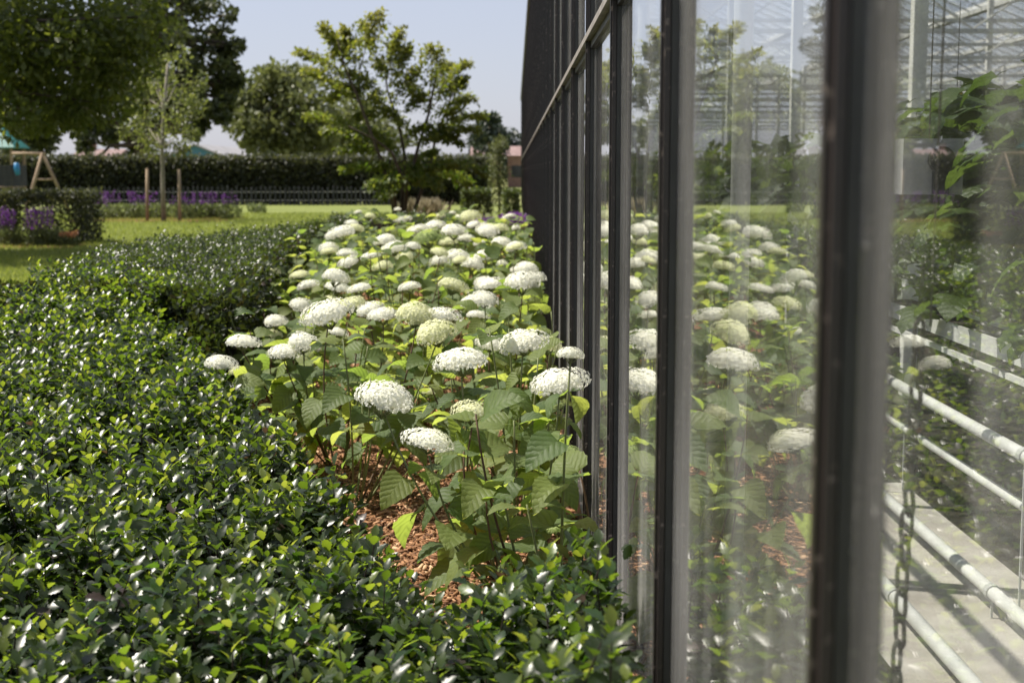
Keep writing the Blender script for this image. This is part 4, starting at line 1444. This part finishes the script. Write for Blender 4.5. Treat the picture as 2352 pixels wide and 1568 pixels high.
# ------------------------------------------------------------------ perennials
def clump(name, label, c, r, h, nl, leaf, flower, nf, group, fh=.3, size=.12):
    t = thing(name, c, label, 'flowers', group)
    a = rng.uniform(0, 6.28, nl)
    q = r * np.sqrt(rng.random(nl))
    pos = np.stack([c.x + q * np.cos(a), c.y + q * np.sin(a), rng.random(nl) * h * .9], 1)
    leaf_mass('foliage', T_SIMPLE, pos, rand_dirs(nl, .9), rand_dirs(nl, .3), rng.uniform(.6, 1.3, nl) * size, rng.random(nl), M[leaf], t)
    if flower:
        P, D, r_ = [], [], []
        st = MB()
        for k in range(nf):
            an, qq = random.uniform(0, 6.28), r * math.sqrt(random.random())
            hh = h * random.uniform(.85, 1.2)
            b = np.array([c.x + qq * math.cos(an), c.y + qq * math.sin(an), hh])
            st.tube([(b[0], b[1], 0.0), tuple(b), (b[0] + .02, b[1], b[2] + fh)], [.006, .005, .003], 4, cap=False)
            m = 16
            tt = rng.random(m)
            aa = rng.uniform(0, 6.28, m)
            P.append(b + np.stack([np.cos(aa) * .02, np.sin(aa) * .02, tt * fh], 1))
            D.append(np.stack([np.cos(aa), np.sin(aa), np.full(m, .5)], 1))
        P, D = np.concatenate(P), np.concatenate(D)
        o = st.build('stalks', M['stem'], t)
        o['kind'] = 'stuff'
        leaf_mass('flower_spikes', T_SIMPLE, P, D, rand_dirs(len(P), .4), rng.uniform(.035, .06, len(P)) * (1 + c.y * .006), rng.random(len(P)), M[flower], t)
    return t
BX = [195, 225, 250, 285, 310, 335, 365, 395, 420, 450, 480, 505, 528]
FL = [0, 1, 1, 0, 1, 1, 0, 0, 1, 1, 1, 0, 1]
for k, x in enumerate(BX):
    c = W(x, 490, 50 + random.uniform(-1, 1)); c.z = 0
    if FL[k]:
        clump('salvia', f'purple salvia clump in the bed round the young tree, plant {nth[k]} from the left', c, .42, .5, 360, 'leaf_perennial', 'purple', 7, 'perennials in the bed round the young tree', .36)
    else:
        clump('perennial', f'green leafy perennial in the bed round the young tree, plant {nth[k]} from the left', c, .42, .5, 420, 'leaf_perennial', None, 0, 'perennials in the bed round the young tree')
sheet('tree_bed', [(W(180, 490, 48.6).x, 46.3), (W(535, 490, 48.6).x, 46.3), (W(535, 490, 48.6).x, 51.5), (W(180, 490, 48.6).x, 51.5)], .009, M['mulch'])
c = W(590, 482, 56); c.z = 0
clump('perennial', 'single low plant on the lawn in front of the paling fence', c, .4, .35, 350, 'leaf_perennial', None, 0, None)

# box hedge with flowers at the left edge
leafy_box('box_hedge', 'clipped dark hedge block with flowers at the left edge of the lawn', (W(-60, 500, 32).x, 32.6, 0), (W(172, 500, 32).x, 34.2, 1.18), 11000, .085, 'leaf_yew')
sheet('flower_border', [(-14, 30.6), (W(180, 500, 31.5).x, 30.6), (W(180, 500, 31.5).x, 32.6), (-14, 32.6)], .009, M['mulch'])
for k, (x, fl) in enumerate(((15, 'purple'), (45, None), (80, 'purple'), (105, 'purple'), (130, None), (158, 'orange_petal'))):
    c = W(x, 540, 31.7 + random.uniform(-.3, .3)); c.z = 0
    nm = {'purple': 'tall purple salvia', None: 'grey-green leafy perennial', 'orange_petal': 'low orange flowering perennial'}[fl]
    clump('perennial', f'{nm} before the left hedge block, {nth[k]} from the left', c, .22, .38 if fl != 'orange_petal' else .2, 240, 'leaf_perennial', fl, 16 if fl else 0, 'perennials before the left hedge block', .42 if fl == 'purple' else .1, .09)
# purple geraniums at the far end of the bed
for k, (x, Y) in enumerate(((1048, 29.5), (1072, 30.2), (1098, 29.4), (1180, 30.5), (1192, 31.5))):
    c = W(x, 505, Y); c.z = 0
    c.x = min(c.x, .05)
    clump('geranium', f'purple flowering clump at the far end of the hydrangea bed, {nth[k]} from the left', c, .32, .52, 260, 'leaf_perennial', 'purple', 34, 'purple clumps beyond the hydrangeas', .14, .09)

# ------------------------------------------------------------------ play tower and swing
pc = W(5, 486, 60); pc.z = 0
tw_ = thing('play_tower', pc, 'wooden play tower with green roof at the left edge', 'play tower')
for dx in (-.75, .75):
    for dy in (-.75, .75):
        MB().box((pc.x + dx - .05, 60 + dy - .05, 0), (pc.x + dx + .05, 60 + dy + .05, 2.75)).build('post', M['wood'], tw_)
for k in range(7):
    z0 = 1.02 + .125 * k
    MB().box((pc.x - .82, 59.17, z0), (pc.x + .82, 59.2, z0 + .115)).build('plank', M['grey_wood'], tw_)
    MB().box((pc.x + .8, 59.22, z0), (pc.x + .83, 60.8, z0 + .115)).build('plank', M['grey_wood'], tw_)
MB().box((pc.x - .8, 59.25, .95), (pc.x + .8, 60.75, 1.0)).build('platform', M['wood'], tw_)
zt = 2.62
b = MB()
b.add([(pc.x - .95, 59.05, zt), (pc.x + .95, 59.05, zt), (pc.x + .95, 60.95, zt), (pc.x - .95, 60.95, zt), (pc.x - .05, 60, zt + 1.05), (pc.x - .95, 59.05, zt - .04), (pc.x + .95, 59.05, zt - .04), (pc.x + .95, 60.95, zt - .04), (pc.x - .95, 60.95, zt - .04)],
      [(0, 1, 4), (1, 2, 4), (2, 3, 4), (3, 0, 4), (5, 6, 1, 0), (6, 7, 2, 1), (7, 8, 3, 2), (8, 5, 0, 3), (8, 7, 6, 5)])
b.build('roof', M['green_tarp'], tw_)
q = W(38, 388, 59)
MB().tube([q + Vector((0, 0, .25)), q, q - Vector((-.05, 0, .25))], [.1, .13, .09], 10).build('telescope', M['blue_plastic'], tw_, True)
sw = W(97, 352, 58)
sg = thing('swing_frame', (sw.x, 58, 0), 'wooden swing with slanting A-frame legs by the play tower', 'swing')
for dx, dy in ((-.62, -.5), (.75, .9)):
    MB().tube([(sw.x + dx, 58 + dy, -.05), (sw.x, 58, sw.z)], [.07, .065], 10).build('leg', M['wood'], sg, True)
MB().tube([(sw.x + .1, 58, sw.z - .02), (sw.x - 1.4, 58.6, sw.z), (pc.x + .7, 59.9, sw.z)], .06, 10).build('beam', M['wood'], sg, True)
MB().tube([(sw.x - .28, 57.78, 1.3), (sw.x + .36, 58.43, 1.3)], .04, 8).build('crossbar', M['wood'], sg, True)
sx = sw.x - .75
for dx in (-.2, .2):
    MB().tube([(sx + dx, 58.3, sw.z - .02), (sx + dx, 58.3, .5)], .008, 5).build('rope', M['grey_wood'], sg)
MB().box((sx - .24, 58.2, .46), (sx + .24, 58.4, .5)).build('seat', M['blue_plastic'], sg)

# ------------------------------------------------------------------ far buildings
def house(name, label, x0, x1, y0, y1, wall_h, roof_h, wall, roof, ridge='x', windows=3, chimney=True):
    t = thing(name, ((x0 + x1) / 2, (y0 + y1) / 2, 0), label, 'building')
    MB().box((x0, y0, 0), (x1, y1, wall_h)).build('wall', M[wall], t)
    ov = .3
    b = MB()
    if ridge == 'x':
        ym = (y0 + y1) / 2
        v = [(x0 - ov, y0 - ov, wall_h), (x1 + ov, y0 - ov, wall_h), (x1 + ov, ym, wall_h + roof_h), (x0 - ov, ym, wall_h + roof_h), (x1 + ov, y1 + ov, wall_h), (x0 - ov, y1 + ov, wall_h)]
        b.add(v, [(0, 1, 2, 3), (3, 2, 4, 5), (1, 4, 2), (5, 0, 3), (0, 5, 4, 1)])
        g = None
    else:
        xm = (x0 + x1) / 2
        e = wall_h + .02
        v = [(x0 - ov, y0 - ov, e), (xm, y0 - ov, e + roof_h), (x1 + ov, y0 - ov, e), (x0 - ov, y1 + ov, e), (xm, y1 + ov, e + roof_h), (x1 + ov, y1 + ov, e)]
        th = .18
        v += [(a, bb, c - th) for a, bb, c in v]
        b.add(v, [(0, 3, 4, 1), (1, 4, 5, 2), (0, 1, 7, 6), (1, 2, 8, 7), (6, 7, 10, 9), (7, 8, 11, 10), (3, 9, 10, 4), (4, 10, 11, 5), (0, 6, 9, 3), (2, 5, 11, 8)])
        MB().add([(x0, y0 + .01, wall_h), (x1, y0 + .01, wall_h), (xm, y0 + .01, wall_h + roof_h - .12)], [(0, 1, 2)]).build('gable', M[wall], t)
    rf = b.build('roof', M[roof], t)
    if chimney:
        cx = x0 + (x1 - x0) * .25
        MB().box((cx - .35, (y0 + y1) / 2 - .4, wall_h + roof_h * .6), (cx + .35, (y0 + y1) / 2 + .4, wall_h + roof_h + .7)).build('chimney', M['brick'], rf)
    for k in range(windows):
        wx = x0 + (x1 - x0) * (k + .6) / (windows + .2)
        MB().box((wx - .5, y0 - .03, 1.0), (wx + .5, y0 - .005, 2.2)).build('window', M['dark_glass'], t)
a, bq = W(392, 350, 150), W(505, 350, 150)
house('barn', 'barn with blue cladding and low grey roof beyond the hedge', a.x, bq.x, 150, 172, W(450, 357, 150).z, W(430, 331, 150).z - W(430, 357, 150).z, 'blue_clad', 'grey_roof', 'y', 2, False)
a, bq = W(165, 350, 160), W(262, 350, 160)
house('house', 'low brick house with red roof far behind the oak', a.x, bq.x, 160, 168, W(200, 362, 160).z, 1.0, 'brick', 'red_roof', 'x', 3, True)
a, bq = W(1086, 350, 140), W(1150, 350, 140)
house('house', 'brick house with pinkish tiled roof beside the far pine', a.x, bq.x, 140, 149, W(1100, 356, 140).z, W(1100, 335, 140).z - W(1100, 356, 140).z, 'brick', 'red_roof', 'x', 2, False)
a, bq = W(1166, 350, 146), W(1240, 350, 146)
house('house', 'second pink-roofed house partly hidden by the greenhouse end', a.x, bq.x, 146, 155, W(1100, 358, 146).z, W(1100, 334, 146).z - W(1100, 358, 146).z, 'brick', 'red_roof', 'x', 2, False)
print('objects', len(bpy.data.objects))
